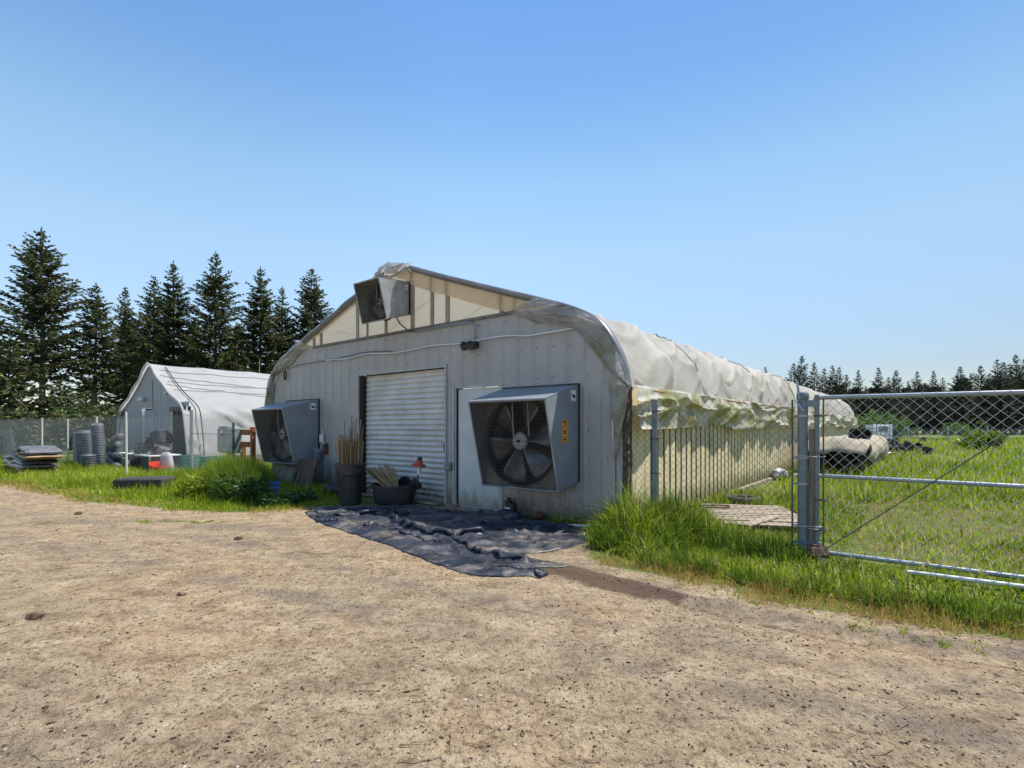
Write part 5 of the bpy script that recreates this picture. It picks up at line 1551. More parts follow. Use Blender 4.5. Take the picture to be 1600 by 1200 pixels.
P0 = W(6.35, 23)
for k in range(34):
    pot_copy((P0[0] + rnd.uniform(-.6, 2.6), P0[1] + rnd.uniform(-.5, 3), rnd.uniform(.05, .35)), (rnd.uniform(-1.4, 1.4), rnd.uniform(-1, 1), 0), 1.1,
             'black pot in the loose heap behind the tan sheeted bench', 'loose black pots beyond the junk bench')
one('board', MB().box(-.2, 1.2, 0, .12, .50, .54), MT['bag3'], 'reddish board lying on the loose black pots beyond the junk bench', 'board', (P0[0], P0[1], 0), .3)
one('board', MB().box(.2, 2.2, .6, .72, .44, .48), MT['bag3'], 'longer board lying across the right of the loose black pots', 'board', (P0[0], P0[1], 0), -.3)
rows = [[(x, y, .10 + .10 * float(vnoise(x * 3, y * 3, 6)) + .08 * math.cos(x * 2)) for x in np.linspace(-.45, .45, 12)] for y in np.linspace(-.5, .5, 10)]
one('plastic_sheet', MB().grid(rows), MT['white'], 'crumpled white sheet lying in the grass right of the junk', 'sheet', (15.95, 22.3, .05), .3, smooth='all', solid=.01)

tt = thing('water_tote', 'white caged plastic water tank on a dark base at the field edge', 'tank', (26.6, 37.4, -.42), -.15)
obj('tank', MB().bev(-.66, .66, -.55, .55, .95, 2.0, .06), MT['tank'], tt)
mb = MB()
for k in range(6):
    x = -.70 + 1.40 * k / 5
    mb.box(x - .016, x + .016, -.60, -.575, .93, 2.02).box(x - .016, x + .016, .575, .60, .93, 2.02)
for k in range(5):
    z = .95 + 1.03 * k / 4
    mb.box(-.72, .72, -.615, -.60, z - .016, z + .016)
    mb.box(.70, .725, -.6, .6, z - .022, z + .022).box(-.725, -.70, -.6, .6, z - .022, z + .022)
for k in range(6):
    y = -.58 + 1.16 * k / 5
    mb.box(.70, .72, y - .02, y + .02, .93, 2.0).box(-.72, -.70, y - .02, y + .02, .93, 2.0)
obj('cage', mb, MT['post'], tt)
obj('label_plate', MB().box(-.30, .30, -.635, -.617, 1.5, 1.85), MT['boxgrey'], tt)
obj('tote_pallet', MB().box(-.72, .72, -.6, .6, .78, .92).box(-.9, -.5, -.6, .6, 0, .78).box(.4, .9, -.6, .6, 0, .78).box(-.3, .2, -.5, .6, 0, .78), MT['black'], tt)
one('table', MB().box(-1.0, 1.0, -.4, .4, .62, .68).box(-.95, -.88, -.35, .35, 0, .62).box(.88, .95, -.35, .35, 0, .62), MT['pallet'], 'low plank bench right of the white water tank', 'bench', (28.5, 37.0, 0), -.1)
for x in (0,):
    one('post', MB().tube([(24.55, 24.6, 0), (24.55, 24.6, 1.95)], .06, 10), MT['white'], 'white post standing in the field at the right edge', 'post', smooth=True)
# netting fence before the tree line
nf = thing('field_fence', 'low grey netting fence before the dark trees across the field', 'fence', (36, 52, 0), 0)
obj('netting', chain(36, .0, 1.3, .25, .008, False), MT['post'], nf)
for k in range(10):
    obj('post', MB().tube([(k * 4, 0, 0), (k * 4, 0, 1.5)], .06, 6), MT['wire'], nf)


# ------------------------------------------------------------------ trees
def spray_mesh(name, base, dirv, side, tint, m):
    """elongated leaf quads: base (N,3), dirv = full length vector (N,3), side = half width vector (N,3)"""
    N = len(base)
    v = np.empty((N, 4, 3)); v[:, 0] = base; v[:, 1] = base + dirv * .45 + side; v[:, 2] = base + dirv; v[:, 3] = base + dirv * .45 - side
    q = np.arange(N * 4).reshape(N, 4)
    return npmesh(name, v.reshape(-1, 3), [(4, q)], m, np.repeat(tint, 4))


def conifer_data(seed, H, Rm, z0, dz=.40, nb=6, step=.17, sl=.55, sw=.07, droop=.1, top_up=.6):
    rg = np.random.default_rng(seed)
    B, D, S, T = [], [], [], []
    limbs = MB()
    z = z0; lv = 0
    while z < H - .12:
        f = (z - z0) / (H - z0)
        k = int(nb + rg.integers(-1, 2)) if f < .85 else 4
        a0 = rg.uniform(0, 6.28)
        for j in range(k):
            az = a0 + 6.283 * j / k + rg.normal(0, .22)
            L = Rm * ((1 - f) ** .86) * rg.uniform(.55, 1.12) * (1 + .22 * math.sin(a0 * 1.7 + 6.283 * j / k * 2 + f * 9)) * (.72 if rg.random() < .12 else 1) + .08
            if f < .18: L *= rg.uniform(.55, 1.0)
            zz_ = z + rg.uniform(-.15, .15)
            sl0 = -droop + top_up * f ** 1.5 + rg.normal(0, .07)
            cur = .22 * (1 - f * .6)
            n = max(3, int(L / step))
            t = (np.arange(n) + rg.uniform(0, 1, n)) / n
            t = .10 + .90 * t
            for rep in range(4):
                tt = np.clip(t + rg.normal(0, .02, n), .05, 1)
                r_ = L * tt
                px = r_ * math.cos(az); py = r_ * math.sin(az); pz = zz_ + L * (sl0 * tt + cur * (tt ** 2) - .05 * np.sin(tt * 6))
                sg = np.where(rg.random(n) < .5, 1, -1)
                off = np.where(rep < 3, sg * rg.uniform(.35, 1.15, n), rg.uniform(-.3, .3, n))
                aa = az + off
                ln = sl * (.45 + .75 * (1 - tt)) * rg.uniform(.6, 1.2, n) * (.28 + .72 * min(1, L / 1.5))
                el = rg.normal(-.12 if rep != 1 else -.55, .28, n) + .25 * f
                d = np.stack([np.cos(aa) * np.cos(el), np.sin(aa) * np.cos(el), np.sin(el)], 1) * ln[:, None]
                roll = rg.normal(0, .7, n)
                hx = np.stack([-np.sin(aa), np.cos(aa), 0 * aa], 1)
                up = np.cross(hx, d / ln[:, None])
                s = (hx * np.cos(roll)[:, None] + up * np.sin(roll)[:, None]) * (sw * rg.uniform(.6, 1.3, n))[:, None]
                B.append(np.stack([px, py, pz], 1)); D.append(d); S.append(s)
                T.append(np.clip(rg.normal(.42, .18, n) + .18 * tt * (rg.random(n)), 0, 1))
            if L > .7:
                limbs.tube([(0, 0, zz_), (L * .5 * math.cos(az), L * .5 * math.sin(az), zz_ + L * (sl0 * .5 + cur * .25)), (L * .9 * math.cos(az), L * .9 * math.sin(az), zz_ + L * (sl0 * .9 + cur * .81))], [.035, .02, .008], 4, False)
        z += dz * (1.15 - .5 * f) * rg.uniform(.8, 1.25); lv += 1
    nt = int(26 * H / 14 / (sl + .2)) + 14
    tz = H - 1.5 * (H / 14) * rg.random(nt) ** 1.3; ta = rg.uniform(0, 6.28, nt); te = rg.uniform(.2, 1.1, nt)
    tl = .12 + .30 * (H - tz) * rg.uniform(.6, 1.1, nt)
    td = np.stack([np.cos(ta) * np.cos(te), np.sin(ta) * np.cos(te), np.sin(te)], 1) * tl[:, None]
    B.append(np.stack([0 * tz, 0 * tz, tz], 1)); D.append(td); S.append(np.stack([-np.sin(ta), np.cos(ta), 0 * ta], 1) * (sw * .6)); T.append(np.full(nt, .45))
    B.append(np.array([[0, 0, H - .5]])); D.append(np.array([[0, 0, .75]])); S.append(np.array([[sw * .5, 0, 0]])); T.append(np.array([.4]))
    return np.concatenate(B), np.concatenate(D), np.concatenate(S), np.concatenate(T), limbs


def trunk_mb(H, r0, seed, limbs=None):
    rnd = random.Random(seed)
    mb = MB()
    pts = [(.10 * math.sin(z * .35 + seed) * min(1, z / 3) * .5, .08 * math.sin(z * .28 + seed * 2) * min(1, z / 3) * .5, z) for z in np.linspace(-.2, H * .99, 16)]
    mb.tube(pts, [r0 * (1 - .95 * k / 15) * (1.25 if k == 0 else 1) for k in range(16)], 10)
    if limbs is not None: mb.add(limbs.v, limbs.f)
    return mb


def fir(label, x, y, H, Rm, z0, seed, group, **kw):
    t = thing('conifer_tree', label, 'tree', (x, y, 0), random.Random(seed).uniform(0, 6), group)
    B, D, S, T, limbs = conifer_data(seed, H, Rm, z0, **kw)
    me = spray_mesh('crown', B, D, S, T, MT['fir'])
    link(bpy.data.objects.new('crown', me), t)
    obj('trunk', trunk_mb(H, .014 * H + .03, seed, limbs), MT['trunk'], t, 'all')
    return t


LG = 'dark conifers standing behind the left fence'
for i, (px, py, Y, Rm, zf, lab) in enumerate((
        (65, 357, 34, 3.0, .33, 'tallest dark conifer at the far left with bare reddish lower trunk'),
        (150, 444, 37, 2.25, .36, 'slim conifer with long bare trunk, just right of the tallest one'),
        (196, 450, 46, 2.3, .12, 'small topped conifer between the slim bare trunked one and the twin tops'),
        (240, 432, 43, 2.5, .14, 'left one of the twin topped conifers above the smaller greenhouse'),
        (271, 408, 40, 2.5, .16, 'right and taller one of the twin topped conifers above the smaller greenhouse'),
        (337, 394, 40, 3.1, .13, 'tall broad conifer standing over the roof of the smaller greenhouse'),
        (407, 418, 43, 3.2, .14, 'conifer behind the bare grey trunk, left of the greenhouse gable'),
        (441, 448, 47, 2.5, .12, 'shorter conifer tucked between the two tall ones left of the gable'),
        (487, 421, 46, 3.6, .12, 'conifer nearest to the slope of the big greenhouse roof'))):
    H = 1.4 + (667 - py) * Y / 805
    fir(lab, (px - 800) / 805 * Y, Y, H, Rm * 1.45, H * zf, 100 + i, LG, dz=.32, nb=7, step=.115, sl=.50, sw=.055, droop=.10, top_up=.5)
for i, (px, py, Y, Rm, lab) in enumerate((
        (-25, 470, 42, 3.0, 'dark conifer cut off by the left edge of the picture'),
        (95, 592, 62, 3.4, 'low dark conifer seen far back between the two bare trunks'),
        (135, 600, 66, 3.4, 'low dark conifer far back, just left of the slim bare trunk'),
        (212, 500, 53, 3.0, 'dark conifer filling the gap behind the twin tops'),
        (303, 500, 52, 3.0, 'dark conifer filling the gap behind the broad one'),
        (372, 505, 53, 3.0, 'dark conifer behind, between the broad one and the bare grey trunk'),
        (455, 520, 54, 3.0, 'low dark conifer behind, close to the roof slope of the big greenhouse'),
        (15, 530, 30, 2.6, 'low spreading conifer behind the fence at the left edge'))):
    H = 1.4 + (667 - py) * Y / 805
    fir(lab, (px - 800) / 805 * Y, Y, H, Rm * 1.3, .8, 300 + i, LG, dz=.36, nb=6, step=.2, sl=.75, sw=.09)
one('dead_tree', trunk_mb(6.5, .16, 5), MT['trunk_pale'], 'bare pale grey trunk standing before the conifers left of the gable', 'tree', ((405 - 800) / 805 * 38, 38, 0), smooth='all')


def leaf_bush(name, label, x, y, h, r, n_, m, seed, size=.12, cat='bush', group=None, sy=1.0, stems=True):
    rg = np.random.default_rng(seed)
    t = thing(name, label, cat, (x, y, float(ground_h(x, y))), 0, group)
    # clumps
    nc = 16
    cc = np.stack([rg.normal(0, r * .45, nc), rg.normal(0, r * .45 * sy, nc), rg.uniform(.15, .85, nc) * h], 1)
    cr = rg.uniform(.22, .42, nc) * min(r, h)
    k = rg.integers(0, nc, n_)
    d = rg.normal(0, 1, (n_, 3)); d /= np.linalg.norm(d, axis=1)[:, None]
    p = cc[k] + d * (cr[k] * rg.uniform(.5, 1, n_) ** .5)[:, None]
    p[:, 2] = np.abs(p[:, 2])
    dv = d + rg.normal(0, .5, (n_, 3)); dv /= np.linalg.norm(dv, axis=1)[:, None]; dv[:, 2] -= .15
    ln = size * rg.uniform(.5, 1.3, n_)
    s = np.cross(dv, rg.normal(0, 1, (n_, 3))); s /= np.linalg.norm(s, axis=1)[:, None]
    me = spray_mesh('foliage', p, dv * ln[:, None], s * (ln * .22)[:, None], np.clip(rg.normal(.45, .22, n_), 0, 1), m)
    link(bpy.data.objects.new('foliage', me), t)
    if stems:
        mb = MB()
        for c_ in cc: mb.tube([(0, 0, 0), (c_[0] * .5, c_[1] * .5, c_[2] * .6), tuple(c_)], [.02 * h * .5 + .004, .01 * h * .5 + .003, .003], 4)
        obj('stem', mb, MT['trunk'], t)
    return t


for i, (px, Y, h, r, lab) in enumerate(((20, 27, 2.3, 1.7, 'bushy undergrowth behind the fence at the left edge'), (112, 31, 2.0, 1.5, 'bushy undergrowth behind the fence between the two bare trunks'), (90, 40, 2.6, 2.6, 'light green undergrowth patch beside the tallest trunk'),
                                   (178, 28, 2.6, 1.4, 'dark undergrowth left of the smaller greenhouse'))):
    leaf_bush('bush', lab, (px - 800) / 805 * Y, Y, h, r, 2600, MT['leaf'] if i == 2 else MT['fir'], 500 + i, .30)

# far tree line on the right: four shared crowns
RG = 'firs of the far tree line beyond the gate'
var = []
for k in range(5):
    B, D, S, T, limbs = conifer_data(700 + k, 12.0, 2.9 + .3 * (k % 3), 1.4 + .3 * k, dz=.42, nb=6, step=.17, sl=.60, sw=.065, droop=.05, top_up=.5)
    var.append((spray_mesh('crown', B, D, S, T, MT['fir_far']), trunk_mb(12.0, .20, k)))
tm = [None] * 5
ft = [(1196, 573), (1240, 567), (1253, 556), (1272, 567), (1288, 575), (1301, 571), (1311, 573), (1323, 586), (1341, 579), (1353, 603), (1373, 574), (1388, 589), (1400, 579), (1419, 596),
      (1433, 580), (1459, 579), (1473, 590), (1500, 573), (1517, 584), (1532, 571), (1545, 585), (1558, 561), (1568, 566), (1579, 580), (1587, 554), (1600, 561), (1618, 566)]
names = ['lone far fir tip showing just above the big greenhouse roof', 'left one of the two joined far firs at the end of the big roof', 'taller right one of the two joined far firs at the end of the big roof',
         'far fir above the gate hinge post, right of the joined pair', 'dark far fir just right of the gate hinge post', 'left one of the paired narrow far firs right of the gate post', 'right one of the paired narrow far firs right of the gate post',
         'sparse low far fir beside the narrow pair', 'isolated narrow far fir left of the white tank', 'small far fir tip just left of the white tank', 'open branched far fir directly above the white tank', 'low bushy far fir right of the one above the tank',
         'thin far fir second right of the one above the tank', 'short reddish far fir at the middle of the gate', 'pointed far fir right of the short reddish one', 'open branched far fir with layered limbs in the middle of the tree line', 'small spindly far fir beside the layered one',
         'broad far fir right of the gap in the tree line', 'small far fir tucked right of the broad one', 'narrow far fir standing alone before the right hand clump', 'low far fir at the left foot of the right hand clump', 'tall far fir beginning the right hand clump',
         'far fir leaning against the first tall one of the right hand clump', 'low far fir inside the right hand clump', 'tallest far fir of the right hand clump', 'far fir right of the tallest one at the picture edge', 'far fir half cut by the right picture edge']
for i, (px, py) in enumerate(ft):
    Y = 88 + (i * 37 % 11)
    H = 1.4 + (667 - py) * Y / 805
    k = i % 5
    t = thing('conifer_tree', names[i], 'tree', ((px - 800) / 805 * Y, Y, 0), i * 1.3, RG)
    s = H / 12.0; sx = s * (.85 + .3 * ((i * 53) % 7) / 7)
    if tm[k] is None:
        tm[k] = obj('trunk', var[k][1], MT['trunk'], t, 'all'); c_ = tm[k].data
    else:
        o = bpy.data.objects.new('trunk', tm[k].data); link(o, t)
    link(bpy.data.objects.new('crown', var[k][0]), t)
    t.scale = (sx, sx, s)
# the dense dark wood behind them
rg = np.random.default_rng(77)
Bs, Ds, Ss, Ts = [], [], [], []
wmb = MB()
for k in range(90):
    px = 1150 + 520 * (k / 90) + rg.uniform(-4, 4); Y = rg.uniform(98, 116)
    x = (px - 800) / 805 * Y; H = rg.uniform(6.5, 9.6) + (1.8 if px > 1480 else 0); Rm = rg.uniform(1.8, 2.6)
    n_ = 1100
    f = rg.uniform(0, 1, n_) ** .8; z = .9 + (H - .9) * f; az = rg.uniform(0, 6.28, n_)
    r_ = Rm * (1 - f) ** .7 * rg.uniform(.3, 1, n_) ** .5
    Bs.append(np.stack([x + r_ * np.cos(az), Y + r_ * np.sin(az), z], 1))
    el = rg.normal(-.1, .4, n_); ln = rg.uniform(.5, 1.1, n_)
    d = np.stack([np.cos(az) * np.cos(el), np.sin(az) * np.cos(el), np.sin(el)], 1)
    Ds.append(d * ln[:, None]); s = np.cross(d, rg.normal(0, 1, (n_, 3))); s /= np.linalg.norm(s, axis=1)[:, None]; Ss.append(s * (ln * .24)[:, None])
    Ts.append(np.clip(rg.normal(.32, .16, n_), 0, 1))
    wmb.tube([(x, Y, 0), (x, Y, H * .8)], [.2, .05], 6)
wood = bpy.data.objects.new('fir_wood', spray_mesh('fir_wood', np.concatenate(Bs), np.concatenate(Ds), np.concatenate(Ss), np.concatenate(Ts), MT['fir_far']))
link(wood); tag(wood, 'dense dark mass of the wood below the far firs across the field', 'wood', kind='stuff')
obj('trunks', wmb, MT['trunk'], wood)
for i, (px, Y, h, r, lab) in enumerate(((1362, 60, 3.6, 1.4, 'light green leafy tree behind the white tank, left one'), (1392, 62, 3.0, 1.2, 'light green leafy bush right behind the white tank'), (1350, 58, 2.6, 1.6, 'green bush left of the white tank, behind the junk'), (1408, 60, 2.4, 1.2, 'green bush a little right of the white tank'), (1500, 80, 1.8, 2.5, 'pale undergrowth at the foot of the far wood'))):
    leaf_bush('bush', lab, (px - 800) / 805 * Y, Y, h, r, 1500, MT['leaf'], 600 + i, .32)


# ------------------------------------------------------------------ grass
def blades(name, pts, hgt, wid, tint, m, label, seed, lean=.35, stiff=1.0, kindstuff=True):
    rg = np.random.default_rng(seed)
    N = len(pts)
    x, y = pts[:, 0], pts[:, 1]
    z = ground_h(x, y) - .01
    az = rg.uniform(0, 6.283, N); la = rg.uniform(0, 6.283, N)
    lm = np.abs(rg.normal(0, lean, N)) + .05
    lx = np.cos(la) * lm * hgt; ly = np.sin(la) * lm * hgt
    sx = np.cos(az) * wid * .5; sy = np.sin(az) * wid * .5
    hz = hgt / np.sqrt(1 + lm ** 2)
    v = np.empty((N, 5, 3))
    v[:, 0] = np.stack([x - sx, y - sy, z], 1); v[:, 1] = np.stack([x + sx, y + sy, z], 1)
    v[:, 2] = np.stack([x + sx * .8 + lx * .32, y + sy * .8 + ly * .32, z + hz * .58], 1); v[:, 3] = np.stack([x - sx * .8 + lx * .32, y - sy * .8 + ly * .32, z + hz * .58], 1)
    v[:, 4] = np.stack([x + lx, y + ly, z + hz * (1.0 - .25 * lm)], 1)
    i = np.arange(N)[:, None] * 5
    q = np.concatenate([i, i + 1, i + 2, i + 3], 1); t = np.concatenate([i + 3, i + 2, i + 4], 1)
    me = npmesh(name, v.reshape(-1, 3), [(4, q), (3, t)], m, np.repeat(np.clip(tint, 0, 1), 5))
    o = bpy.data.objects.new(name, me); link(o)
    tag(o, label, 'grass', kind='stuff')
    return o


def outside(x, y):
    u_ = (x - ORG[0]) * U[0] + (y - ORG[1]) * U[1]; v_ = (x - ORG[0]) * V[0] + (y - ORG[1]) * V[1]
    a_ = ~((np.abs(u_) < 5.0) & (v_ > -.06) & (v_ < LEN + .3))
    b_ = ~((np.abs(u_ - C2[0]) < 3.75) & (v_ > 0) & (v_ < L2))
    return a_ & b_, u_, v_


def scatter(n_, x0, x1, y0, y1, seed, dmin=0, dmax=99, clump=2.2, thr=.35, power=1.0):
    rg = np.random.default_rng(seed)
    x = rg.uniform(x0, x1, n_)
    y = y0 + (y1 - y0) * rg.uniform(0, 1, n_) ** power
    sd_ = signed_dist(x, y, DIRT)
    ok, u_, v_ = outside(x, y)
    edge = sd_ + .45 * (fbm(x * 2.2, y * 2.2, 3, 91) - .5)
    ok &= (edge > dmin) & (edge < dmax) & (signed_dist(x, y, TPs) > .03)
    den = fbm(x * clump, y * clump, 3, seed)
    ok &= den > thr * rg.uniform(.6, 1.4, n_)
    return x[ok], y[ok], sd_[ok], u_[ok], v_[ok], den[ok]


rg = np.random.default_rng(5)
# right verge, near
x, y, s_, u_, v_, dn = scatter(150000, .6, 10, 2.6, 10.5, 1, .02, 99, 2.0, .30, 1.2)
tall = np.exp(-(((x - 1.45) / .42) ** 2 + ((y - 6.35) / .55) ** 2)) * .42 + np.exp(-(((x - 2.1) / .45) ** 2 + ((y - 6.45) / .3) ** 2)) * .38
tall = tall + .07 * np.exp(-(((s_ - .5) / .25) ** 2)) * (v_ < -.1)
tall = tall * np.where((v_ > -.55) & (v_ < .1) & (u_ > 7.3), .3, 1)
behind = v_ > -.25
hb = np.where(behind, np.where(u_ > 7.1, .04 + .17 * np.clip(fbm(x * .8, y * .8, 3, 8) - .38, 0, 1) * 2.5, .19), .085)
bare = (u_ > 7.4) & (v_ > -.2) & (v_ < 5.0) & (fbm(x * 1.3, y * 1.3, 3, 66) > .42)
keep_ = ~(bare & (rg.random(len(x)) < .86)) & (rg.random(len(x)) < np.where(v_ > .5, .8, 1))
edge0 = np.clip((s_ - .02) / .35, .25, 1)
h = (hb + tall) * edge0 * rg.uniform(.5, 1.35, len(x)) * (.65 + .8 * dn)
onp = (np.abs((x - 3.55) * .976 - (y - 7.62) * .218) < .66) & (np.abs((x - 3.55) * .218 + (y - 7.62) * .976 + .1) < 1.05)
h = h * (.45 + 1.15 * fbm(x * 3.3, y * 3.3, 2, 92))
h = np.where(onp, np.minimum(h, .1), h)
h = np.where((x > 2.6) & (x < 4.2) & (y > 5.6) & (y < 6.7), h * .7, h)
tint = rg.normal(.42, .22, len(x)) + .5 * (fbm(x * .7, y * .7, 3, 12) - .5) + np.where(bare, .25, 0)
dry = rg.random(len(x)) < .10; tint[dry] = 1
K = keep_
blades('verge_grass', np.stack([x[K], y[K]], 1), h[K], rg.uniform(.006, .013, K.sum()) * (1 + .04 * y[K]), tint[K], MT['grass'], 'bright green grass growing round the short fence and under the gate', 2, .62)
# tall arching tufts
def tuft_cloud(name, label, cs, m, seed, ln=.5, wd=.011):
    P_, H_, T_ = [], [], []
    rg = np.random.default_rng(seed)
    for (cx, cy, r_, n_, hh) in cs:
        a_ = rg.uniform(0, 6.28, n_); q = r_ * np.sqrt(rg.random(n_))
        P_.append(np.stack([cx + q * np.cos(a_), cy + q * np.sin(a_)], 1)); H_.append(hh * rg.uniform(.55, 1.15, n_) * (1.1 - .4 * q / r_)); T_.append(rg.normal(.45, .2, n_))
    P_ = np.concatenate(P_); H_ = np.concatenate(H_)
    return blades(name, P_, H_, np.full(len(P_), wd) * rg.uniform(.6, 1.4, len(P_)), np.concatenate(T_), m, label, seed, ln)


rr_ = random.Random(8)
tuft_cloud('tall_grass', 'tall green grass tuft against the right corner of the big greenhouse and the fence post', [(1.15, 6.35, .22, 700, .38), (1.45, 6.0, .22, 600, .34), (1.5, 6.55, .28, 1100, .60), (1.95, 6.45, .22, 1200, .70), (2.15, 6.3, .22, 600, .50), (1.75, 5.9, .3, 800, .38), (1.1, 5.95, .2, 600, .36), (2.5, 5.9, .3, 500, .34), (2.8, 5.5, .3, 500, .30), (2.3, 7.2, .3, 400, .32)], MT['grass_dark'], 31, .55)
cs = []
for k in range(46):
    t = k / 45
    px_ = 1.25 + 2.9 * t + rr_.uniform(-.2, .2); base_y = np.interp(px_, [.8, 1.05, 1.5, 1.86, 2.05, 2.4, 2.75, 3.05, 3.4, 4.4], [5.5, 5.05, 4.72, 4.5, 4.1, 3.88, 3.68, 3.5, 3.3, 2.7])
    cs.append((px_, base_y + rr_.uniform(.30, .62), rr_.uniform(.07, .15), rr_.randint(110, 240), rr_.uniform(.13, .25)))
tuft_cloud('tufted_grass', 'darker drooping grass tufts along the right edge of the dirt yard', cs, MT['grass_dark'], 33, .6, .009)
# dry fringe
x, y, s_, u_, v_, dn = scatter(120000, .6, 6, 2.0, 7.0, 6, -.04, .42, 1.6, .42)
blades('dry_fringe', np.stack([x, y], 1), rg.uniform(.03, .10, len(x)), rg.uniform(.004, .008, len(x)), rg.uniform(0, 1, len(x)), MT['straw'], 'orange brown dry grass fringe between dirt and green grass on the right', 7, .7)
x, y, s_, u_, v_, dn = scatter(90000, -16, -3.4, 8.2, 15, 8, -.20, .45, 1.8, .42)
hh = rg.uniform(.03, .10, len(x))
blades('dry_fringe', np.stack([x, y], 1), hh, rg.uniform(.008, .014, len(x)), rg.uniform(0, 1, len(x)), MT['straw'], 'yellow dry grass fringe along the left edge of the dirt yard', 9, .7)
# field
x, y, s_, u_, v_, dn = scatter(120000, 4, 60, 9.5, 58, 21, .3, 999, .7, .26, 1.7)
okf = (x > 2 + .35 * y)
okf &= ~((u_ > 7.4) & (v_ < 6) & (fbm(x * 1.1, y * 1.1, 3, 66) > .45))
x, y, dn, u_, v_ = x[okf], y[okf], dn[okf], u_[okf], v_[okf]
h = rg.uniform(.16, .38, len(x)) * (.6 + .9 * dn) * np.where((v_ < 7) & (u_ > 7.5), .55, 1)
ti = rg.normal(.52, .2, len(x)) + .8 * (fbm(x * .35, y * .35, 3, 5) - .5)
blades('field_grass', np.stack([x, y], 1), h, .010 + .0014 * y, ti, MT['grass'], 'lush green grass field beyond the gate', 22, .4)
x, y, s_, u_, v_, dn = scatter(60000, 4, 22, 5, 14, 23, .3, 999, 1.1, .3, 1.2)
ok2 = (u_ > 7.3) & (v_ > -.1)
blades('dry_patches', np.stack([x[ok2], y[ok2]], 1), rg.uniform(.03, .12, ok2.sum()), rg.uniform(.006, .012, ok2.sum()), rg.uniform(0, 1, ok2.sum()), MT['straw'], 'dry ochre patches in the thin grass behind the gate', 24, .7)
# left verge and ground behind the fence
x, y, s_, u_, v_, dn = scatter(150000, -24, -3.3, 8.5, 22, 41, .05, 999, 1.6, .30, 1.3)
h = rg.uniform(.10, .24, len(x)) * (.6 + .8 * dn) * np.clip(s_ / .8, .3, 1.25)
h = h + .28 * np.exp(-(((u_ + 5.9) / 1.6) ** 2 + ((v_ + .95) / .7) ** 2)) * rg.uniform(.6, 1.2, len(x))
h = np.where((np.abs(x + 8.3) < .8) & (y < 11.7) & (y > 10.9), h * .35, h)
ti = rg.normal(.50, .2, len(x)) + .7 * (fbm(x * .5, y * .5, 3, 5) - .5)
blades('verge_grass', np.stack([x, y], 1), h, rg.uniform(.010, .018, len(x)), ti, MT['grass'], 'bright green grass strip along the left wire fence', 42, .4)
cs = []
for k in range(40):
    px_ = rr_.uniform(1.1, 4.2); by_ = np.interp(px_, [.8, 1.05, 1.5, 1.86, 2.05, 2.4, 2.75, 3.05, 3.4, 4.4], [5.5, 5.05, 4.72, 4.5, 4.1, 3.88, 3.68, 3.5, 3.3, 2.7])
    cs.append((px_, by_ + rr_.uniform(.1, .5), .16, 60, rr_.uniform(.12, .22)))
tuft_cloud('seed_stalks', 'thin pale seed stalks standing in the right verge grass', cs, MT['straw'], 34, .35, .0035)
# small sparse tufts in the dirt
cs = []
for k in range(26):
    cs.append((rr_.uniform(1.2, 3.2), 0, .05, 26, .05))
cs = [(a_, np.interp(a_, [.8, 1.05, 1.5, 1.86, 2.05, 2.4, 2.75, 3.05, 3.4], [5.5, 5.05, 4.72, 4.5, 4.1, 3.88, 3.68, 3.5, 3.3]) - rr_.uniform(.1, .45), r_, n_, h_) for a_, _, r_, n_, h_ in cs]
cs += [(-4.9 + rr_.uniform(-.6, .8), 7.55 + rr_.uniform(-.12, .12), .08, 60, .05) for k in range(14)]
tuft_cloud('sparse_grass', 'tiny sparse green tufts growing in the bare dirt', cs, MT['grass'], 51, .8, .006)


# leafy weeds by the left end of the wall
def weed(label, x, y, h, r, n_, seed, m='grey_dec', arch=.9, wd=.02):
    rg = np.random.default_rng(seed)
    t = thing('weed_clump', label, 'weeds', (x, y, float(ground_h(x, y))), 0, 'weed clumps left of the big greenhouse')
    a_ = rg.uniform(0, 6.28, n_); q = r * np.sqrt(rg.random(n_)) * .75
    bx, by = q * np.cos(a_), q * np.sin(a_)
    hh = h * rg.uniform(.35, 1.0, n_) * (1 - .45 * (q / r) ** 2)
    # stems carry leaves: leaf quads at random height, arching outward
    zz_ = hh * rg.uniform(.25, 1, n_)
    az = a_ + rg.normal(0, .9, n_)
    ln = rg.uniform(.08, .22, n_) * (h / .7) ** .4
    el = rg.normal(-.1, .55, n_)
    d = np.stack([np.cos(az) * np.cos(el), np.sin(az) * np.cos(el), np.sin(el)], 1)
    s = np.cross(d, rg.normal(0, 1, (n_, 3))); s /= np.linalg.norm(s, axis=1)[:, None]
    me = spray_mesh('leaves', np.stack([bx, by, zz_], 1), d * ln[:, None], s * (wd * rg.uniform(.5, 1.2, n_))[:, None], np.clip(rg.normal(.42, .24, n_), 0, 1), MT[m])
    link(bpy.data.objects.new('leaves', me), t)
    mb = MB()
    for k in range(0, n_, 40):
        mb.tube([(bx[k] * .6, by[k] * .6, 0), (bx[k], by[k], hh[k])], [.006, .003], 4, False)
    obj('stem', mb, MT['grass_dark'], t)


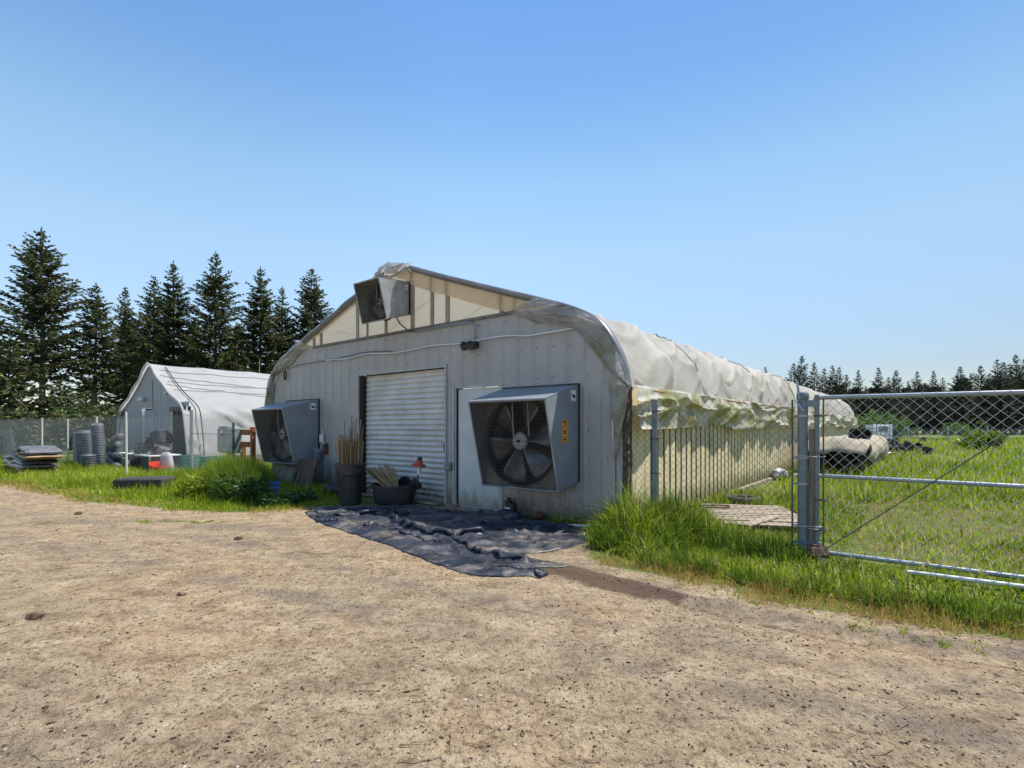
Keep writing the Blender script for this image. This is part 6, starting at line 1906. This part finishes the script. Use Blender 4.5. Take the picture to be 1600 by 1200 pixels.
weed('dark leafy weed clump under the tall arching grass left of the fan', -5.2, 9.7, .62, .42, 2000, 1)
weed('rounded dark leafy weed clump right of the tall one', -4.85, 9.55, .52, .40, 2600, 2)
weed('low leafy weed clump before the blue crate', -4.2, 9.2, .20, .40, 2000, 3)
weed('low leafy weed clump nearest to the dark bark board', -3.85, 9.45, .26, .30, 1100, 4)
weed('leafy weed clump by the electric box, behind the tall one', -6.1, 10.2, .55, .5, 1600, 5, 'grass')
tuft_cloud('tall_grass', 'tall arching grass clump on the left verge between electric box and fan', [(-5.3, 10.0, .42, 2000, .92), (-5.05, 9.65, .35, 1300, .7), (-5.7, 10.3, .4, 1400, .95), (-4.55, 9.6, .35, 500, .2)], MT['grass_dark'], 63, .45, .013)
tuft_cloud('tall_grass', 'tall sunlit grass round the thin fence post left of the fan', [(-6.0, 10.9, .45, 1700, .95), (-5.5, 10.9, .4, 1200, .85), (-6.6, 12.2, .6, 1800, .8), (-7.2, 12.6, .6, 1600, .55), (-5.9, 11.6, .5, 1400, .55), (-7.9, 13.0, .5, 900, .4)], MT['grass'], 61, .3, .014)
tuft_cloud('short_grass', 'short green grass at the foot of the weeds beside the ground cloth', [(-3.6, 9.2, .22, 420, .12), (-3.25, 9.35, .25, 420, .10), (-4.1, 9.0, .3, 600, .13), (-4.8, 8.85, .35, 700, .12), (-5.6, 8.95, .4, 700, .12)], MT['grass'], 62, .5, .009)
weed('sprig with thin leaves growing at the foot of the wall right of the large fan', 0.95, 7.35, .20, .09, 60, 7, 'grass_dark', wd=.008)
leaf_bush('bush', 'dark weedy clump on the grassy hump at the far right of the field', 23.0, 25.2, .7, 1.1, 1500, MT['grass_dark'], 71, .2)

# ------------------------------------------------------------------ loose stones, bark and twigs on the dirt
sm = leaf_mat('debris_colours', [(0, (.03, .022, .018)), (.45, (.085, .06, .045)), (.7, (.20, .155, .115)), (1, (.42, .36, .29))], 0.0, .9)
ph_ = (1 + 5 ** .5) / 2
ico = np.array([(-1, ph_, 0), (1, ph_, 0), (-1, -ph_, 0), (1, -ph_, 0), (0, -1, ph_), (0, 1, ph_), (0, -1, -ph_), (0, 1, -ph_), (ph_, 0, -1), (ph_, 0, 1), (-ph_, 0, -1), (-ph_, 0, 1)]) / 1.9
icf = np.array([(0, 11, 5), (0, 5, 1), (0, 1, 7), (0, 7, 10), (0, 10, 11), (1, 5, 9), (5, 11, 4), (11, 10, 2), (10, 7, 6), (7, 1, 8), (3, 9, 4), (3, 4, 2), (3, 2, 6), (3, 6, 8), (3, 8, 9), (4, 9, 5), (2, 4, 11), (6, 2, 10), (8, 6, 7), (9, 8, 1)])


def rubble(name, label, n_, seed, smin, smax, elong, tmean, yp=1.9, cat='gravel'):
    rg = np.random.default_rng(seed)
    y = 1.6 + 12 * rg.uniform(0, 1, n_) ** yp; x = rg.uniform(-1.15, 1.15, n_) * (y * 1.0 + .4)
    ok = (signed_dist(x, y, DIRT) < -.02) & (signed_dist(x, y, TPs) > .02) & (fbm(x * 1.1, y * 2.0, 3, seed) > rg.uniform(.25, .6, n_))
    x, y = x[ok], y[ok]; N = len(x)
    s = smin + (smax - smin) * rg.random(N) ** 3
    sc = np.stack([s * rg.uniform(1, elong, N), s * rg.uniform(.6, 1.1, N), s * rg.uniform(.35, .8, N)], 1)
    v = ico[None] * rg.uniform(.7, 1.2, (N, 12, 1)) * sc[:, None, :]
    a_ = rg.uniform(0, 6.28, N); c, s2 = np.cos(a_)[:, None], np.sin(a_)[:, None]
    X = v[:, :, 0] * c - v[:, :, 1] * s2 + x[:, None]; Y_ = v[:, :, 0] * s2 + v[:, :, 1] * c + y[:, None]
    Z = v[:, :, 2] + (ground_h(x, y) + sc[:, 2] * .25)[:, None]
    V_ = np.stack([X, Y_, Z], -1).reshape(-1, 3)
    F_ = (icf[None] + (np.arange(N) * 12)[:, None, None]).reshape(-1, 3)
    me = npmesh(name, V_, [(3, F_)], sm, np.repeat(np.clip(rg.normal(tmean, .25, N), 0, 1), 12))
    o = bpy.data.objects.new(name, me); link(o); tag(o, label, cat, kind='stuff')


rubble('gravel', 'small tan pebbles and grit scattered over the dirt yard', 16000, 3, .0015, .008, 1.5, .62)
rubble('bark_litter', 'dark bark crumbs and clods scattered over the dirt yard', 22000, 4, .002, .0085, 2.6, .30, 1.5, 'litter')
rubble('clods', 'crumbly tan clods scattered over the dirt yard', 16000, 5, .003, .010, 1.8, .60, 1.5, 'clods')
tw = MB(); rnd = random.Random(12)
for k in range(260):
    y = 1.7 + 7 * rnd.random() ** 1.8; x = rnd.uniform(-1.05, 1.05) * (y + .3)
    if float(signed_dist(np.array([x]), np.array([y]), DIRT)[0]) > -.02 or float(signed_dist(np.array([x]), np.array([y]), TPs)[0]) < .02: continue
    L_ = rnd.uniform(.03, .16); a_ = rnd.gauss(.1, .7); z = float(ground_h(x, y)) + .004
    tw.tube([(x, y, z), (x + L_ * .5 * math.cos(a_), y + L_ * .5 * math.sin(a_), z + .006), (x + L_ * math.cos(a_ + .2), y + L_ * math.sin(a_ + .2), z)], rnd.uniform(.0012, .003), 4)
o = obj('twigs', tw, MT['bamboo2'], None); tag(o, 'thin dry twigs scattered over the dirt yard', 'twigs', kind='stuff')
for lab, x, y, s, m_ in (('reddish brown clod alone on the dirt left of the picture centre', -2.73, 4.25, .035, 'brick'), ('long dark bark piece on the dirt at the lower left', -3.45, 3.72, .05, 'bark'), ('dark clod on the dirt before the left verge', -6.9, 8.2, .05, 'bark'), ('dark clod on the dirt left of the ground cloth', -3.4, 6.4, .045, 'bark')):
    v = ico * np.array([s * 1.3, s * .9, s * .7]) * np.random.default_rng(int(abs(x) * 10)).uniform(.75, 1.2, (12, 1))
    one('clod', MB().add([tuple(p) for p in v], [tuple(int(q) for q in f) for f in icf]), MT[m_], lab, 'clod', (x, y, float(ground_h(x, y)) + s * .3))
